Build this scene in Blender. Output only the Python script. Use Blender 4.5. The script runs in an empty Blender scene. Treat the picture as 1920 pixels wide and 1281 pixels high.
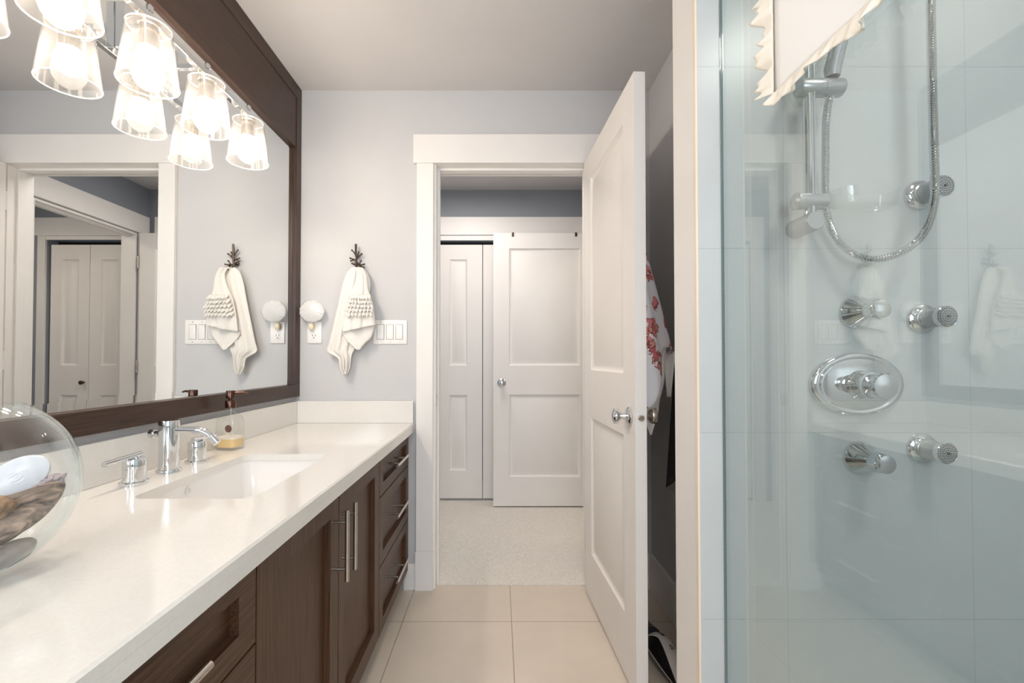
import bpy, bmesh, math, random
from mathutils import Vector, Matrix

random.seed(7)
SC = bpy.context.scene
COL = SC.collection
PI = math.pi

# ------------------------------------------------------------------ camera
FPX = 853.0
PITCH = 0.0165
CX, CYP = 935.0, 659.9
CAMZ = 1.10
cam_d = bpy.data.cameras.new('camera')
cam_d.sensor_width = 36.0
cam_d.lens = FPX / 1920 * 36
cam_d.shift_x = (960 - CX) / 1920
cam_d.shift_y = (CYP - 640.5) / 1920
cam_d.clip_start = 0.02
cam = bpy.data.objects.new('camera', cam_d)
cam.location = (0, 0, CAMZ)
cam.rotation_euler = (PI / 2 + PITCH, 0, 0)
COL.objects.link(cam)
SC.camera = cam

# ------------------------------------------------------------------ colour management, world, lights
SC.view_settings.view_transform = 'Standard'
SC.view_settings.look = 'None'
SC.view_settings.gamma = 1.0
SC.view_settings.use_curve_mapping = False
SC.view_settings.exposure = 0.42
SC.cycles.use_denoising = True
SC.cycles.sample_clamp_indirect = 6.0
SC.cycles.max_bounces = 14
SC.cycles.transparent_max_bounces = 24
SC.cycles.glossy_bounces = 8
SC.cycles.diffuse_bounces = 6
SC.cycles.caustics_reflective = True

world = bpy.data.worlds.new('daylight_world')
SC.world = world
world.use_nodes = True
world.node_tree.nodes['Background'].inputs[0].default_value = (0.75, 0.86, 1.0, 1)
world.node_tree.nodes['Background'].inputs[1].default_value = 1.0


def area_light(name, loc, rot, sx, sy, power, color):
    d = bpy.data.lights.new(name, 'AREA')
    d.shape = 'RECTANGLE'
    d.size, d.size_y = sx, sy
    d.energy = power
    d.color = color
    o = bpy.data.objects.new(name, d)
    o.location = loc
    o.rotation_euler = rot
    COL.objects.link(o)
    return o


BULB_L = 100.0
BULB_C = (1.0, 0.87, 0.745)
# daylight entering through the bathroom window in the wall behind the camera
area_light('window_daylight', (0.25, -1.93, 1.55), (PI / 2, 0, 0), 1.5, 1.2, 40, (0.86, 0.93, 1.0))
# area lights under the ceilings of hall, shower, bathroom and side room
area_light('hall_fill_light', (-0.25, 2.75, 2.38), (0, 0, 0), 0.5, 0.5, 9, (1.0, 0.93, 0.86))  # unseen light, added to brighten the hall
area_light('shower_area_light', (1.0, 0.35, 2.37), (0, 0, 0), 0.25, 0.25, 7, (1.0, 0.95, 0.9))
area_light('bathroom_area_light', (0.0, -0.6, 2.36), (0, 0, 0), 0.4, 0.4, 10, (1.0, 0.94, 0.87))
area_light('side_room_area_light', (1.5, 2.6, 2.30), (0, 0, 0), 0.3, 0.3, 5, (1.0, 0.85, 0.68))


# ------------------------------------------------------------------ pixel -> point on a known plane
def ray(x, y):
    d = Vector(((x - CX) / FPX, 1.0, -(y - CYP) / FPX))
    c, s = math.cos(PITCH), math.sin(PITCH)
    return Vector((d.x, d.y * c - d.z * s, d.y * s + d.z * c))


def PY(x, y, Y):
    d = ray(x, y)
    return Vector((0, 0, CAMZ)) + d * (Y / d.y)


def PXp(x, y, X):
    d = ray(x, y)
    return Vector((0, 0, CAMZ)) + d * (X / d.x)


# ------------------------------------------------------------------ materials
def s2l(c):
    return tuple(((v / 255 + 0.055) / 1.055) ** 2.4 if v > 10.3 else v / 255 / 12.92 for v in c) + (1,)


def new_mat(name):
    m = bpy.data.materials.new(name)
    m.use_nodes = True
    nt = m.node_tree
    b = nt.nodes['Principled BSDF']
    return m, nt, b


def lk(nt, a, b):
    nt.links.new(a, b)


def add_bump(nt, b, scale, strength, dist=0.001, detail=3, coord='Object'):
    tc = nt.nodes.new('ShaderNodeTexCoord')
    n = nt.nodes.new('ShaderNodeTexNoise')
    n.inputs['Scale'].default_value = scale
    n.inputs['Detail'].default_value = detail
    bp = nt.nodes.new('ShaderNodeBump')
    bp.inputs['Strength'].default_value = strength
    bp.inputs['Distance'].default_value = dist
    lk(nt, tc.outputs[coord], n.inputs['Vector'])
    lk(nt, n.outputs['Fac'], bp.inputs['Height'])
    lk(nt, bp.outputs['Normal'], b.inputs['Normal'])
    return n, tc


def pmat(name, rgb, rough=0.5, metal=0.0, bump=None, spec=0.5, var=0.03, vscale=6.0):
    """principled material; colour gently mottled by noise"""
    m, nt, b = new_mat(name)
    base = s2l(rgb)
    b.inputs['Roughness'].default_value = rough
    b.inputs['Metallic'].default_value = metal
    b.inputs['Specular IOR Level'].default_value = spec
    tc = nt.nodes.new('ShaderNodeTexCoord')
    n = nt.nodes.new('ShaderNodeTexNoise')
    n.inputs['Scale'].default_value = vscale
    r = nt.nodes.new('ShaderNodeValToRGB')
    r.color_ramp.elements[0].position = 0.35
    r.color_ramp.elements[1].position = 0.65
    r.color_ramp.elements[0].color = tuple(v * (1 - var) for v in base[:3]) + (1,)
    r.color_ramp.elements[1].color = tuple(min(1, v * (1 + var)) for v in base[:3]) + (1,)
    lk(nt, tc.outputs['Object'], n.inputs['Vector'])
    lk(nt, n.outputs['Fac'], r.inputs['Fac'])
    lk(nt, r.outputs['Color'], b.inputs['Base Color'])
    if bump:
        add_bump(nt, b, *bump)
    return m


def wood_mat(name, axis, dark=(58, 38, 26), light=(96, 68, 49), rough=0.40):
    m, nt, b = new_mat(name)
    geo = nt.nodes.new('ShaderNodeNewGeometry')
    mp = nt.nodes.new('ShaderNodeMapping')
    sc = {'z': (170, 170, 4.0), 'y': (170, 4.0, 170)}[axis]
    mp.inputs['Scale'].default_value = sc
    n = nt.nodes.new('ShaderNodeTexNoise')
    n.inputs['Scale'].default_value = 1.6
    n.inputs['Detail'].default_value = 6
    n.inputs['Distortion'].default_value = 0.5
    r = nt.nodes.new('ShaderNodeValToRGB')
    r.color_ramp.elements[0].position = 0.32
    r.color_ramp.elements[1].position = 0.68
    r.color_ramp.elements[0].color = s2l(dark)
    r.color_ramp.elements[1].color = s2l(light)
    lk(nt, geo.outputs['Position'], mp.inputs['Vector'])
    lk(nt, mp.outputs['Vector'], n.inputs['Vector'])
    lk(nt, n.outputs['Fac'], r.inputs['Fac'])
    lk(nt, r.outputs['Color'], b.inputs['Base Color'])
    bp = nt.nodes.new('ShaderNodeBump')
    bp.inputs['Strength'].default_value = 0.25
    bp.inputs['Distance'].default_value = 0.0008
    lk(nt, n.outputs['Fac'], bp.inputs['Height'])
    lk(nt, bp.outputs['Normal'], b.inputs['Normal'])
    b.inputs['Roughness'].default_value = rough
    b.inputs['Specular IOR Level'].default_value = 0.32
    return m


def glass_mat(name, tint, r0=0.045, haze=0.0, edge=None, hazecol=(1, 1, 1, 1), seeds=0.0):
    """thin clear glass: transparent + Schlick mirror reflection, optional haze, tint deepening at grazing angles"""
    m = bpy.data.materials.new(name)
    m.use_nodes = True
    nt = m.node_tree
    nt.nodes.clear()
    out = nt.nodes.new('ShaderNodeOutputMaterial')
    geo = nt.nodes.new('ShaderNodeNewGeometry')
    dot = nt.nodes.new('ShaderNodeVectorMath')
    dot.operation = 'DOT_PRODUCT'
    lk(nt, geo.outputs['Incoming'], dot.inputs[0])
    lk(nt, geo.outputs['Normal'], dot.inputs[1])

    def mth(op, a, bb=None):
        n = nt.nodes.new('ShaderNodeMath')
        n.operation = op
        for i, v in enumerate((a, bb)):
            if v is None:
                continue
            if isinstance(v, (int, float)):
                n.inputs[i].default_value = v
            else:
                lk(nt, v, n.inputs[i])
        return n.outputs[0]
    c = mth('ABSOLUTE', dot.outputs['Value'])
    omc = mth('SUBTRACT', 1.0, c)
    p5 = mth('POWER', omc, 5.0)
    F = mth('ADD', r0, mth('MULTIPLY', p5, 1 - r0))
    tr = nt.nodes.new('ShaderNodeBsdfTransparent')
    if edge:
        mix = nt.nodes.new('ShaderNodeMix')
        mix.data_type = 'RGBA'
        lk(nt, mth('POWER', omc, 2.5), mix.inputs[0])
        mix.inputs[6].default_value = tint
        mix.inputs[7].default_value = edge
        lk(nt, mix.outputs[2], tr.inputs['Color'])
    else:
        tr.inputs['Color'].default_value = tint
    gl = nt.nodes.new('ShaderNodeBsdfGlossy')
    gl.inputs['Roughness'].default_value = 0.0
    gl.inputs['Color'].default_value = (1, 1, 1, 1)
    base = tr.outputs[0]
    if haze > 0:
        df = nt.nodes.new('ShaderNodeBsdfTranslucent')
        df.inputs['Color'].default_value = hazecol
        d2 = nt.nodes.new('ShaderNodeBsdfDiffuse')
        d2.inputs['Color'].default_value = hazecol
        mm = nt.nodes.new('ShaderNodeMixShader')
        mm.inputs[0].default_value = 0.5
        lk(nt, df.outputs[0], mm.inputs[1])
        lk(nt, d2.outputs[0], mm.inputs[2])
        m2 = nt.nodes.new('ShaderNodeMixShader')
        m2.inputs[0].default_value = haze
        if seeds > 0:
            tc = nt.nodes.new('ShaderNodeTexCoord')
            vo = nt.nodes.new('ShaderNodeTexNoise')
            vo.inputs['Scale'].default_value = 60
            vo.inputs['Detail'].default_value = 4
            lk(nt, tc.outputs['Object'], vo.inputs['Vector'])
            hz = mth('MULTIPLY', mth('POWER', vo.outputs['Fac'], 2.0), seeds)
            hz = mth('ADD', hz, mth('MULTIPLY', omc, haze))
            lk(nt, hz, m2.inputs[0])
        lk(nt, tr.outputs[0], m2.inputs[1])
        lk(nt, mm.outputs[0], m2.inputs[2])
        base = m2.outputs[0]
    ms = nt.nodes.new('ShaderNodeMixShader')
    lk(nt, F, ms.inputs[0])
    lk(nt, base, ms.inputs[1])
    lk(nt, gl.outputs[0], ms.inputs[2])
    lk(nt, ms.outputs[0], out.inputs['Surface'])
    return m


def tile_mat(name, rgb, grout, ax, offs, size, gw, rough=0.3, var=0.03):
    """large format tile with grout lines, positions taken in world axes ax[0], ax[1]"""
    m, nt, b = new_mat(name)
    geo = nt.nodes.new('ShaderNodeNewGeometry')
    sep = nt.nodes.new('ShaderNodeSeparateXYZ')
    lk(nt, geo.outputs['Position'], sep.inputs[0])

    def mth(op, a, bb=None):
        n = nt.nodes.new('ShaderNodeMath')
        n.operation = op
        for i, v in enumerate((a, bb)):
            if v is None:
                continue
            if isinstance(v, (int, float)):
                n.inputs[i].default_value = v
            else:
                lk(nt, v, n.inputs[i])
        return n.outputs[0]
    fs = []
    for k in range(2):
        v = mth('DIVIDE', mth('SUBTRACT', sep.outputs[ax[k]], offs[k]), size[k])
        fr = mth('FRACT', mth('ADD', v, 100.0))
        dd = mth('MINIMUM', fr, mth('SUBTRACT', 1.0, fr))
        fs.append(mth('LESS_THAN', dd, gw / 2 / size[k]))
    g = mth('MAXIMUM', fs[0], fs[1])
    tc = nt.nodes.new('ShaderNodeTexNoise')
    tc.inputs['Scale'].default_value = 5
    tc.inputs['Detail'].default_value = 5
    lk(nt, geo.outputs['Position'], tc.inputs['Vector'])
    r = nt.nodes.new('ShaderNodeValToRGB')
    r.color_ramp.elements[0].position = 0.3
    r.color_ramp.elements[1].position = 0.7
    base = s2l(rgb)
    r.color_ramp.elements[0].color = tuple(v * (1 - var) for v in base[:3]) + (1,)
    r.color_ramp.elements[1].color = tuple(min(1, v * (1 + var)) for v in base[:3]) + (1,)
    lk(nt, tc.outputs['Fac'], r.inputs['Fac'])
    mix = nt.nodes.new('ShaderNodeMix')
    mix.data_type = 'RGBA'
    lk(nt, g, mix.inputs[0])
    lk(nt, r.outputs['Color'], mix.inputs[6])
    mix.inputs[7].default_value = s2l(grout)
    lk(nt, mix.outputs[2], b.inputs['Base Color'])
    bp = nt.nodes.new('ShaderNodeBump')
    bp.invert = True
    bp.inputs['Strength'].default_value = 0.5
    bp.inputs['Distance'].default_value = 0.001
    lk(nt, g, bp.inputs['Height'])
    lk(nt, bp.outputs['Normal'], b.inputs['Normal'])
    b.inputs['Roughness'].default_value = rough
    return m


M = {}
M['wall'] = pmat('wall_paint_grey', (201, 201, 202), 0.75, bump=(220, 0.15, 0.0006), var=0.01)
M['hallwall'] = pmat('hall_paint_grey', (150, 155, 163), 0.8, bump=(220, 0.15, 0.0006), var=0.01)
M['ceiling'] = pmat('ceiling_paint', (207, 205, 205), 0.9, bump=(150, 0.2, 0.0008), var=0.01)
M['trim'] = pmat('trim_paint_white', (236, 233, 230), 0.42, bump=(60, 0.05, 0.0005), var=0.01)
M['door'] = pmat('door_paint_white', (236, 232, 228), 0.5, bump=(90, 0.08, 0.0005), var=0.01)
M['tile'] = tile_mat('shower_tile', (200, 203, 204), (184, 188, 190), (0, 2), (1.143, 0.475), (0.4475, 0.4475), 0.0022, 0.28)
M['floortile'] = tile_mat('floor_tile', (214, 201, 186), (168, 154, 138), (0, 1), (0.054, 1.926), (0.457, 0.457), 0.004, 0.33, 0.035)
M['showerfloor'] = tile_mat('shower_floor_tile', (196, 203, 196), (150, 156, 150), (0, 1), (0.0, 0.0), (0.05, 0.05), 0.004, 0.4)
M['quartz'] = pmat('quartz_white', (230, 227, 222), 0.10, var=0.02, vscale=180, spec=0.55)
M['porcelain'] = pmat('porcelain', (240, 238, 236), 0.08, var=0.004)
M['woodz'] = wood_mat('espresso_oak_upright', 'z')
M['woody'] = wood_mat('espresso_oak_lengthwise', 'y')
M['frame'] = wood_mat('espresso_frame', 'y', (52, 37, 29), (74, 54, 43), 0.35)
M['framez'] = wood_mat('espresso_frame_upright', 'z', (52, 37, 29), (74, 54, 43), 0.35)
M['darkgap'] = pmat('cabinet_shadow_board', (38, 27, 23), 0.7)
M['chrome'] = pmat('polished_chrome', (226, 228, 230), 0.05, 1.0, var=0.0)
M['satin'] = pmat('satin_nickel', (200, 194, 186), 0.25, 1.0, var=0.01)
M['greyplastic'] = pmat('grey_plastic_chrome', (188, 190, 193), 0.30, 0.6, var=0.0)
M['facegrey'] = pmat('spray_face_grey', (150, 155, 158), 0.45, 0.2)
M['nubs'] = pmat('spray_nozzle_rubber', (70, 75, 78), 0.6)
M['copper'] = pmat('brushed_bronze', (92, 66, 56), 0.22, 0.9)
M['bronze'] = pmat('dark_bronze', (84, 70, 60), 0.4, 0.8)
M['plate'] = pmat('switch_plastic_white', (242, 240, 238), 0.3, var=0.0)
M['gap'] = pmat('switch_gap_grey', (150, 147, 145), 0.6)
M['slot'] = pmat('slot_dark', (40, 36, 34), 0.6)
M['cream'] = pmat('cream_plastic', (226, 214, 184), 0.4)
M['sticker'] = pmat('brown_seal', (104, 78, 70), 0.6)
M['soap'] = pmat('liquid_soap', (240, 208, 150), 0.25)
M['foam'] = pmat('soap_foam', (246, 238, 222), 0.5)
M['black'] = pmat('gloss_black_plastic', (16, 15, 15), 0.12)
M['darkgrey'] = pmat('dark_grey_plastic', (58, 60, 64), 0.35)
M['whiteplastic'] = pmat('pearl_white_plastic', (214, 210, 208), 0.25)
M['darkcloth'] = pmat('dark_cloth', (50, 48, 52), 0.9, bump=(200, 0.4, 0.002))
M['towel'] = pmat('white_terry', (244, 240, 234), 0.95, bump=(420, 0.9, 0.003, 2), var=0.01)
M['ruffle'] = pmat('cream_ruffle_cotton', (242, 236, 224), 0.9, bump=(160, 0.4, 0.002), var=0.03)
M['cloth'] = pmat('white_smooth_cotton', (251, 251, 251), 0.9, bump=(300, 0.2, 0.001), var=0.005)
M['stitch'] = pmat('brown_stitching', (140, 104, 84), 0.9)
M['shellwhite'] = pmat('white_shell', (226, 232, 238), 0.3, bump=(50, 0.3, 0.002))
M['pebble'] = pmat('grey_stone', (120, 112, 106), 0.5, bump=(40, 0.4, 0.003), var=0.2, vscale=25)
M['pebble2'] = pmat('tan_stone', (170, 148, 126), 0.5, bump=(40, 0.4, 0.003), var=0.2, vscale=25)
M['coral'] = pmat('lilac_white_coral', (214, 202, 206), 0.8, bump=(140, 1.0, 0.02), var=0.25, vscale=60)
M['brownshell'] = pmat('brown_shell', (150, 122, 96), 0.5, bump=(80, 1.0, 0.006), var=0.35, vscale=40)
M['rear'] = pmat('rear_wall_paint', (190, 193, 198), 0.8, var=0.01)
M['mirror'] = pmat('mirror_silver', (238, 240, 240), 0.0, 1.0, var=0.0)
M['showerglass'] = glass_mat('shower_glass_clear', (0.820, 0.852, 0.840, 1), r0=0.10)
M['channelshade'] = pmat('channel_tile_shade', (140, 166, 170), 0.1)  # shadow tone of the tile put into the channel colour
M['lampglass'] = glass_mat('seeded_lamp_glass', (0.985, 0.975, 0.96, 1), r0=0.025, haze=0.03, seeds=0.012)
M['rimbright'] = glass_mat('bright_rim_haze', (0.97, 0.96, 0.94, 1), r0=0.05, haze=0.35)  # bright outline of the shade rims put into a whitish haze
M['bowlglass'] = glass_mat('bowl_glass', (0.997, 0.998, 0.998, 1), r0=0.04, edge=(0.86, 0.93, 0.94, 1))
M['bottleglass'] = glass_mat('bottle_glass', (0.97, 0.975, 0.97, 1), r0=0.05, edge=(0.75, 0.80, 0.80, 1))
M['dish'] = glass_mat('clear_acrylic', (0.97, 0.97, 0.965, 1), r0=0.05, haze=0.10, edge=(0.85, 0.86, 0.86, 1))
M['nightshell'] = glass_mat('pearl_shell', (0.9, 0.9, 0.9, 1), r0=0.05, haze=0.80)

# driftwood
m, nt, b = new_mat('driftwood')
tc = nt.nodes.new('ShaderNodeTexCoord')
mp = nt.nodes.new('ShaderNodeMapping')
mp.inputs['Scale'].default_value = (4, 30, 30)
n = nt.nodes.new('ShaderNodeTexNoise')
n.inputs['Scale'].default_value = 2.2
n.inputs['Detail'].default_value = 6
n.inputs['Distortion'].default_value = 1.2
r = nt.nodes.new('ShaderNodeValToRGB')
r.color_ramp.elements[0].position = 0.36
r.color_ramp.elements[1].position = 0.62
r.color_ramp.elements[0].color = s2l((82, 74, 70))
r.color_ramp.elements[1].color = s2l((178, 156, 138))
mp0 = nt.nodes.new('ShaderNodeMapping')
mp0.inputs['Rotation'].default_value = (0, math.radians(14), -math.radians(42))
lk(nt, tc.outputs['Object'], mp0.inputs['Vector'])
lk(nt, mp0.outputs['Vector'], mp.inputs['Vector'])
lk(nt, mp.outputs['Vector'], n.inputs['Vector'])
lk(nt, n.outputs['Fac'], r.inputs['Fac'])
lk(nt, r.outputs['Color'], b.inputs['Base Color'])
bp = nt.nodes.new('ShaderNodeBump')
bp.inputs['Strength'].default_value = 0.6
bp.inputs['Distance'].default_value = 0.002
lk(nt, n.outputs['Fac'], bp.inputs['Height'])
lk(nt, bp.outputs['Normal'], b.inputs['Normal'])
b.inputs['Roughness'].default_value = 0.8
M['driftwood'] = m

# carpet
m, nt, b = new_mat('cream_loop_carpet')
tc = nt.nodes.new('ShaderNodeNewGeometry')
n = nt.nodes.new('ShaderNodeTexNoise')
n.inputs['Scale'].default_value = 95
n.inputs['Detail'].default_value = 4
n.inputs['Distortion'].default_value = 1.5
r = nt.nodes.new('ShaderNodeValToRGB')
r.color_ramp.elements[0].position = 0.35
r.color_ramp.elements[1].position = 0.6
r.color_ramp.elements[0].color = s2l((222, 215, 205))
r.color_ramp.elements[1].color = s2l((240, 235, 227))
lk(nt, tc.outputs['Position'], n.inputs['Vector'])
lk(nt, n.outputs['Fac'], r.inputs['Fac'])
lk(nt, r.outputs['Color'], b.inputs['Base Color'])
bp = nt.nodes.new('ShaderNodeBump')
bp.inputs['Strength'].default_value = 0.8
bp.inputs['Distance'].default_value = 0.008
lk(nt, n.outputs['Fac'], bp.inputs['Height'])
lk(nt, bp.outputs['Normal'], b.inputs['Normal'])
b.inputs['Roughness'].default_value = 1.0
M['carpet'] = m

# floral print cotton
m, nt, b = new_mat('floral_print_cotton')
tc = nt.nodes.new('ShaderNodeNewGeometry')
nz = nt.nodes.new('ShaderNodeTexNoise')
nz.inputs['Scale'].default_value = 45
nz.inputs['Detail'].default_value = 2
mixv = nt.nodes.new('ShaderNodeMix')
mixv.data_type = 'RGBA'
mixv.blend_type = 'LINEAR_LIGHT'
mixv.inputs[0].default_value = 0.022
lk(nt, tc.outputs['Position'], nz.inputs['Vector'])
lk(nt, tc.outputs['Position'], mixv.inputs[6])
lk(nt, nz.outputs['Color'], mixv.inputs[7])
big = nt.nodes.new('ShaderNodeTexVoronoi')
big.inputs['Scale'].default_value = 11
lk(nt, mixv.outputs[2], big.inputs['Vector'])
pet = nt.nodes.new('ShaderNodeTexVoronoi')
pet.feature = 'DISTANCE_TO_EDGE'
pet.inputs['Scale'].default_value = 42
lk(nt, mixv.outputs[2], pet.inputs['Vector'])
petc = nt.nodes.new('ShaderNodeTexVoronoi')
petc.inputs['Scale'].default_value = 42
lk(nt, mixv.outputs[2], petc.inputs['Vector'])


def mathn(nt, op, a, bb=None):
    q = nt.nodes.new('ShaderNodeMath')
    q.operation = op
    for i, v in enumerate((a, bb)):
        if v is None:
            continue
        if isinstance(v, (int, float)):
            q.inputs[i].default_value = v
        else:
            lk(nt, v, q.inputs[i])
    return q.outputs[0]


inside = mathn(nt, 'LESS_THAN', big.outputs['Distance'], 0.42)
line = mathn(nt, 'LESS_THAN', pet.outputs['Distance'], 0.09)
rp = nt.nodes.new('ShaderNodeValToRGB')
rp.color_ramp.interpolation = 'CONSTANT'
rp.color_ramp.elements[0].color = s2l((214, 134, 136))
rp.color_ramp.elements[1].position = 0.35
rp.color_ramp.elements[1].color = s2l((214, 150, 140))
e = rp.color_ramp.elements.new(0.62)
e.color = s2l((226, 220, 222))
e = rp.color_ramp.elements.new(0.82)
e.color = s2l((202, 104, 112))
sepc = nt.nodes.new('ShaderNodeSeparateColor')
lk(nt, petc.outputs['Color'], sepc.inputs[0])
lk(nt, sepc.outputs[0], rp.inputs['Fac'])
m1 = nt.nodes.new('ShaderNodeMix')
m1.data_type = 'RGBA'
lk(nt, line, m1.inputs[0])
lk(nt, rp.outputs['Color'], m1.inputs[6])
m1.inputs[7].default_value = s2l((142, 84, 80))
m2 = nt.nodes.new('ShaderNodeMix')
m2.data_type = 'RGBA'
lk(nt, inside, m2.inputs[0])
m2.inputs[6].default_value = s2l((228, 229, 236))
lk(nt, m1.outputs[2], m2.inputs[7])
lk(nt, m2.outputs[2], b.inputs['Base Color'])
b.inputs['Roughness'].default_value = 0.9
M['floral'] = m

# bulbs
m = bpy.data.materials.new('bulb_glow')
m.use_nodes = True
b = m.node_tree.nodes['Principled BSDF']
b.inputs['Base Color'].default_value = (1, 1, 1, 1)
b.inputs['Emission Color'].default_value = BULB_C + (1,)
b.inputs['Emission Strength'].default_value = BULB_L
M['bulb'] = m


# ------------------------------------------------------------------ mesh helpers
class MB:
    def __init__(self):
        self.bm = bmesh.new()

    def box(self, x0, x1, y0, y1, z0, z1, bev=0.0, seg=2):
        bm = self.bm
        v = [bm.verts.new(p) for p in ((x0, y0, z0), (x1, y0, z0), (x1, y1, z0), (x0, y1, z0),
                                       (x0, y0, z1), (x1, y0, z1), (x1, y1, z1), (x0, y1, z1))]
        fs = [bm.faces.new([v[i] for i in q]) for q in ((0, 3, 2, 1), (4, 5, 6, 7), (0, 1, 5, 4), (1, 2, 6, 5), (2, 3, 7, 6), (3, 0, 4, 7))]
        if bev > 0:
            es = list({e for f in fs for e in f.edges})
            bmesh.ops.bevel(bm, geom=es, offset=bev, segments=seg, profile=0.5, affect='EDGES')
        return self

    def rings(self, rings, cap0=True, cap1=True, closed=False):
        """loft a list of closed loops (lists of points)"""
        bm = self.bm
        vs = [[bm.verts.new(p) for p in r] for r in rings]
        n = len(vs[0])
        rng = range(len(vs)) if closed else range(len(vs) - 1)
        for i in rng:
            a, c = vs[i], vs[(i + 1) % len(vs)]
            for k in range(n):
                try:
                    bm.faces.new((a[k], a[(k + 1) % n], c[(k + 1) % n], c[k]))
                except ValueError:
                    pass
        if not closed:
            if cap0:
                bm.faces.new(list(reversed(vs[0])))
            if cap1:
                bm.faces.new(vs[-1])
        return self

    def lathe(self, prof, o=(0, 0, 0), axis='z', n=40, cap0=True, cap1=True, sx=1.0, sy=1.0):
        """prof: list of (radius, height along axis)"""
        o = Vector(o)
        rs = []
        for r, h in prof:
            ring = []
            for k in range(n):
                a = 2 * PI * k / n
                c, s = math.cos(a) * max(r, 1e-5) * sx, math.sin(a) * max(r, 1e-5) * sy
                if axis == 'z':
                    p = (c, s, h)
                elif axis == 'y':
                    p = (c, h, s)
                elif axis == '-y':
                    p = (c, -h, s)
                elif axis == 'x':
                    p = (h, c, s)
                else:
                    p = (-h, c, s)
                ring.append(o + Vector(p))
            rs.append(ring)
        return self.rings(rs, cap0, cap1)

    def tube(self, pts, rad, n=12, cap=True):
        pts = [Vector(p) for p in pts]
        rs = []
        up = None
        for i, p in enumerate(pts):
            t = (pts[min(i + 1, len(pts) - 1)] - pts[max(i - 1, 0)]).normalized()
            if up is None:
                up = Vector((0, 0, 1)) if abs(t.z) < 0.9 else Vector((1, 0, 0))
            a = t.cross(up).normalized()
            up = a.cross(t).normalized()
            r = rad[i] if isinstance(rad, (list, tuple)) else rad
            rs.append([p + (a * math.cos(2 * PI * k / n) + up * math.sin(2 * PI * k / n)) * r for k in range(n)])
        return self.rings(rs, cap, cap)

    def grid(self, fn, nu, nv):
        bm = self.bm
        vs = [[bm.verts.new(fn(i / nu, j / nv)) for i in range(nu + 1)] for j in range(nv + 1)]
        for j in range(nv):
            for i in range(nu):
                try:
                    bm.faces.new((vs[j][i], vs[j][i + 1], vs[j + 1][i + 1], vs[j + 1][i]))
                except ValueError:
                    pass
        return self

    def xf(self, mat):
        bmesh.ops.transform(self.bm, matrix=mat, verts=self.bm.verts)
        return self


WPOS = {}


def obj(name, mb, mat, parent=None, smooth=True, solid=0.0, subsurf=0, offset=-1):
    bm = mb.bm if isinstance(mb, MB) else mb
    bmesh.ops.remove_doubles(bm, verts=bm.verts, dist=1e-6)
    bmesh.ops.recalc_face_normals(bm, faces=bm.faces)
    if parent is not None:
        w = WPOS[parent.name]
        bmesh.ops.translate(bm, verts=bm.verts, vec=-w)
    me = bpy.data.meshes.new(name)
    bm.to_mesh(me)
    bm.free()
    o = bpy.data.objects.new(name, me)
    COL.objects.link(o)
    if parent is not None:
        o.parent = parent
        WPOS[o.name] = WPOS[parent.name].copy()
    else:
        WPOS[o.name] = Vector((0, 0, 0))
    for mm in (mat if isinstance(mat, (list, tuple)) else [mat]):
        me.materials.append(mm)
    if smooth:
        me.polygons.foreach_set('use_smooth', [True] * len(me.polygons))
        me.set_sharp_from_angle(angle=math.radians(35))
    if solid:
        s = o.modifiers.new('thickness', 'SOLIDIFY')
        s.thickness = solid
        s.offset = offset
    if subsurf:
        s = o.modifiers.new('smooth', 'SUBSURF')
        s.levels = s.render_levels = subsurf
    return o


def tag(o, label, cat, group=None):
    o['label'] = label
    o['category'] = cat
    if group:
        o['group'] = group
    return o


def thing(name, label, cat, loc, group=None):
    o = bpy.data.objects.new(name, None)
    o.empty_display_size = 0.05
    o.location = loc
    COL.objects.link(o)
    WPOS[o.name] = Vector(loc)
    return tag(o, label, cat, group)


def struct(name, mb, mat, smooth=False):
    o = obj(name, mb, mat, None, smooth)
    o['kind'] = 'structure'
    return o


def copy_tree(o, parent=None, loc=None):
    c = o.copy()
    COL.objects.link(c)
    if loc is not None:
        c.location = loc
    if parent is not None:
        c.parent = parent
    for ch in list(o.children):
        copy_tree(ch, c)
    return c


def B(*a, **k):
    return MB().box(*a, **k)


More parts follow.
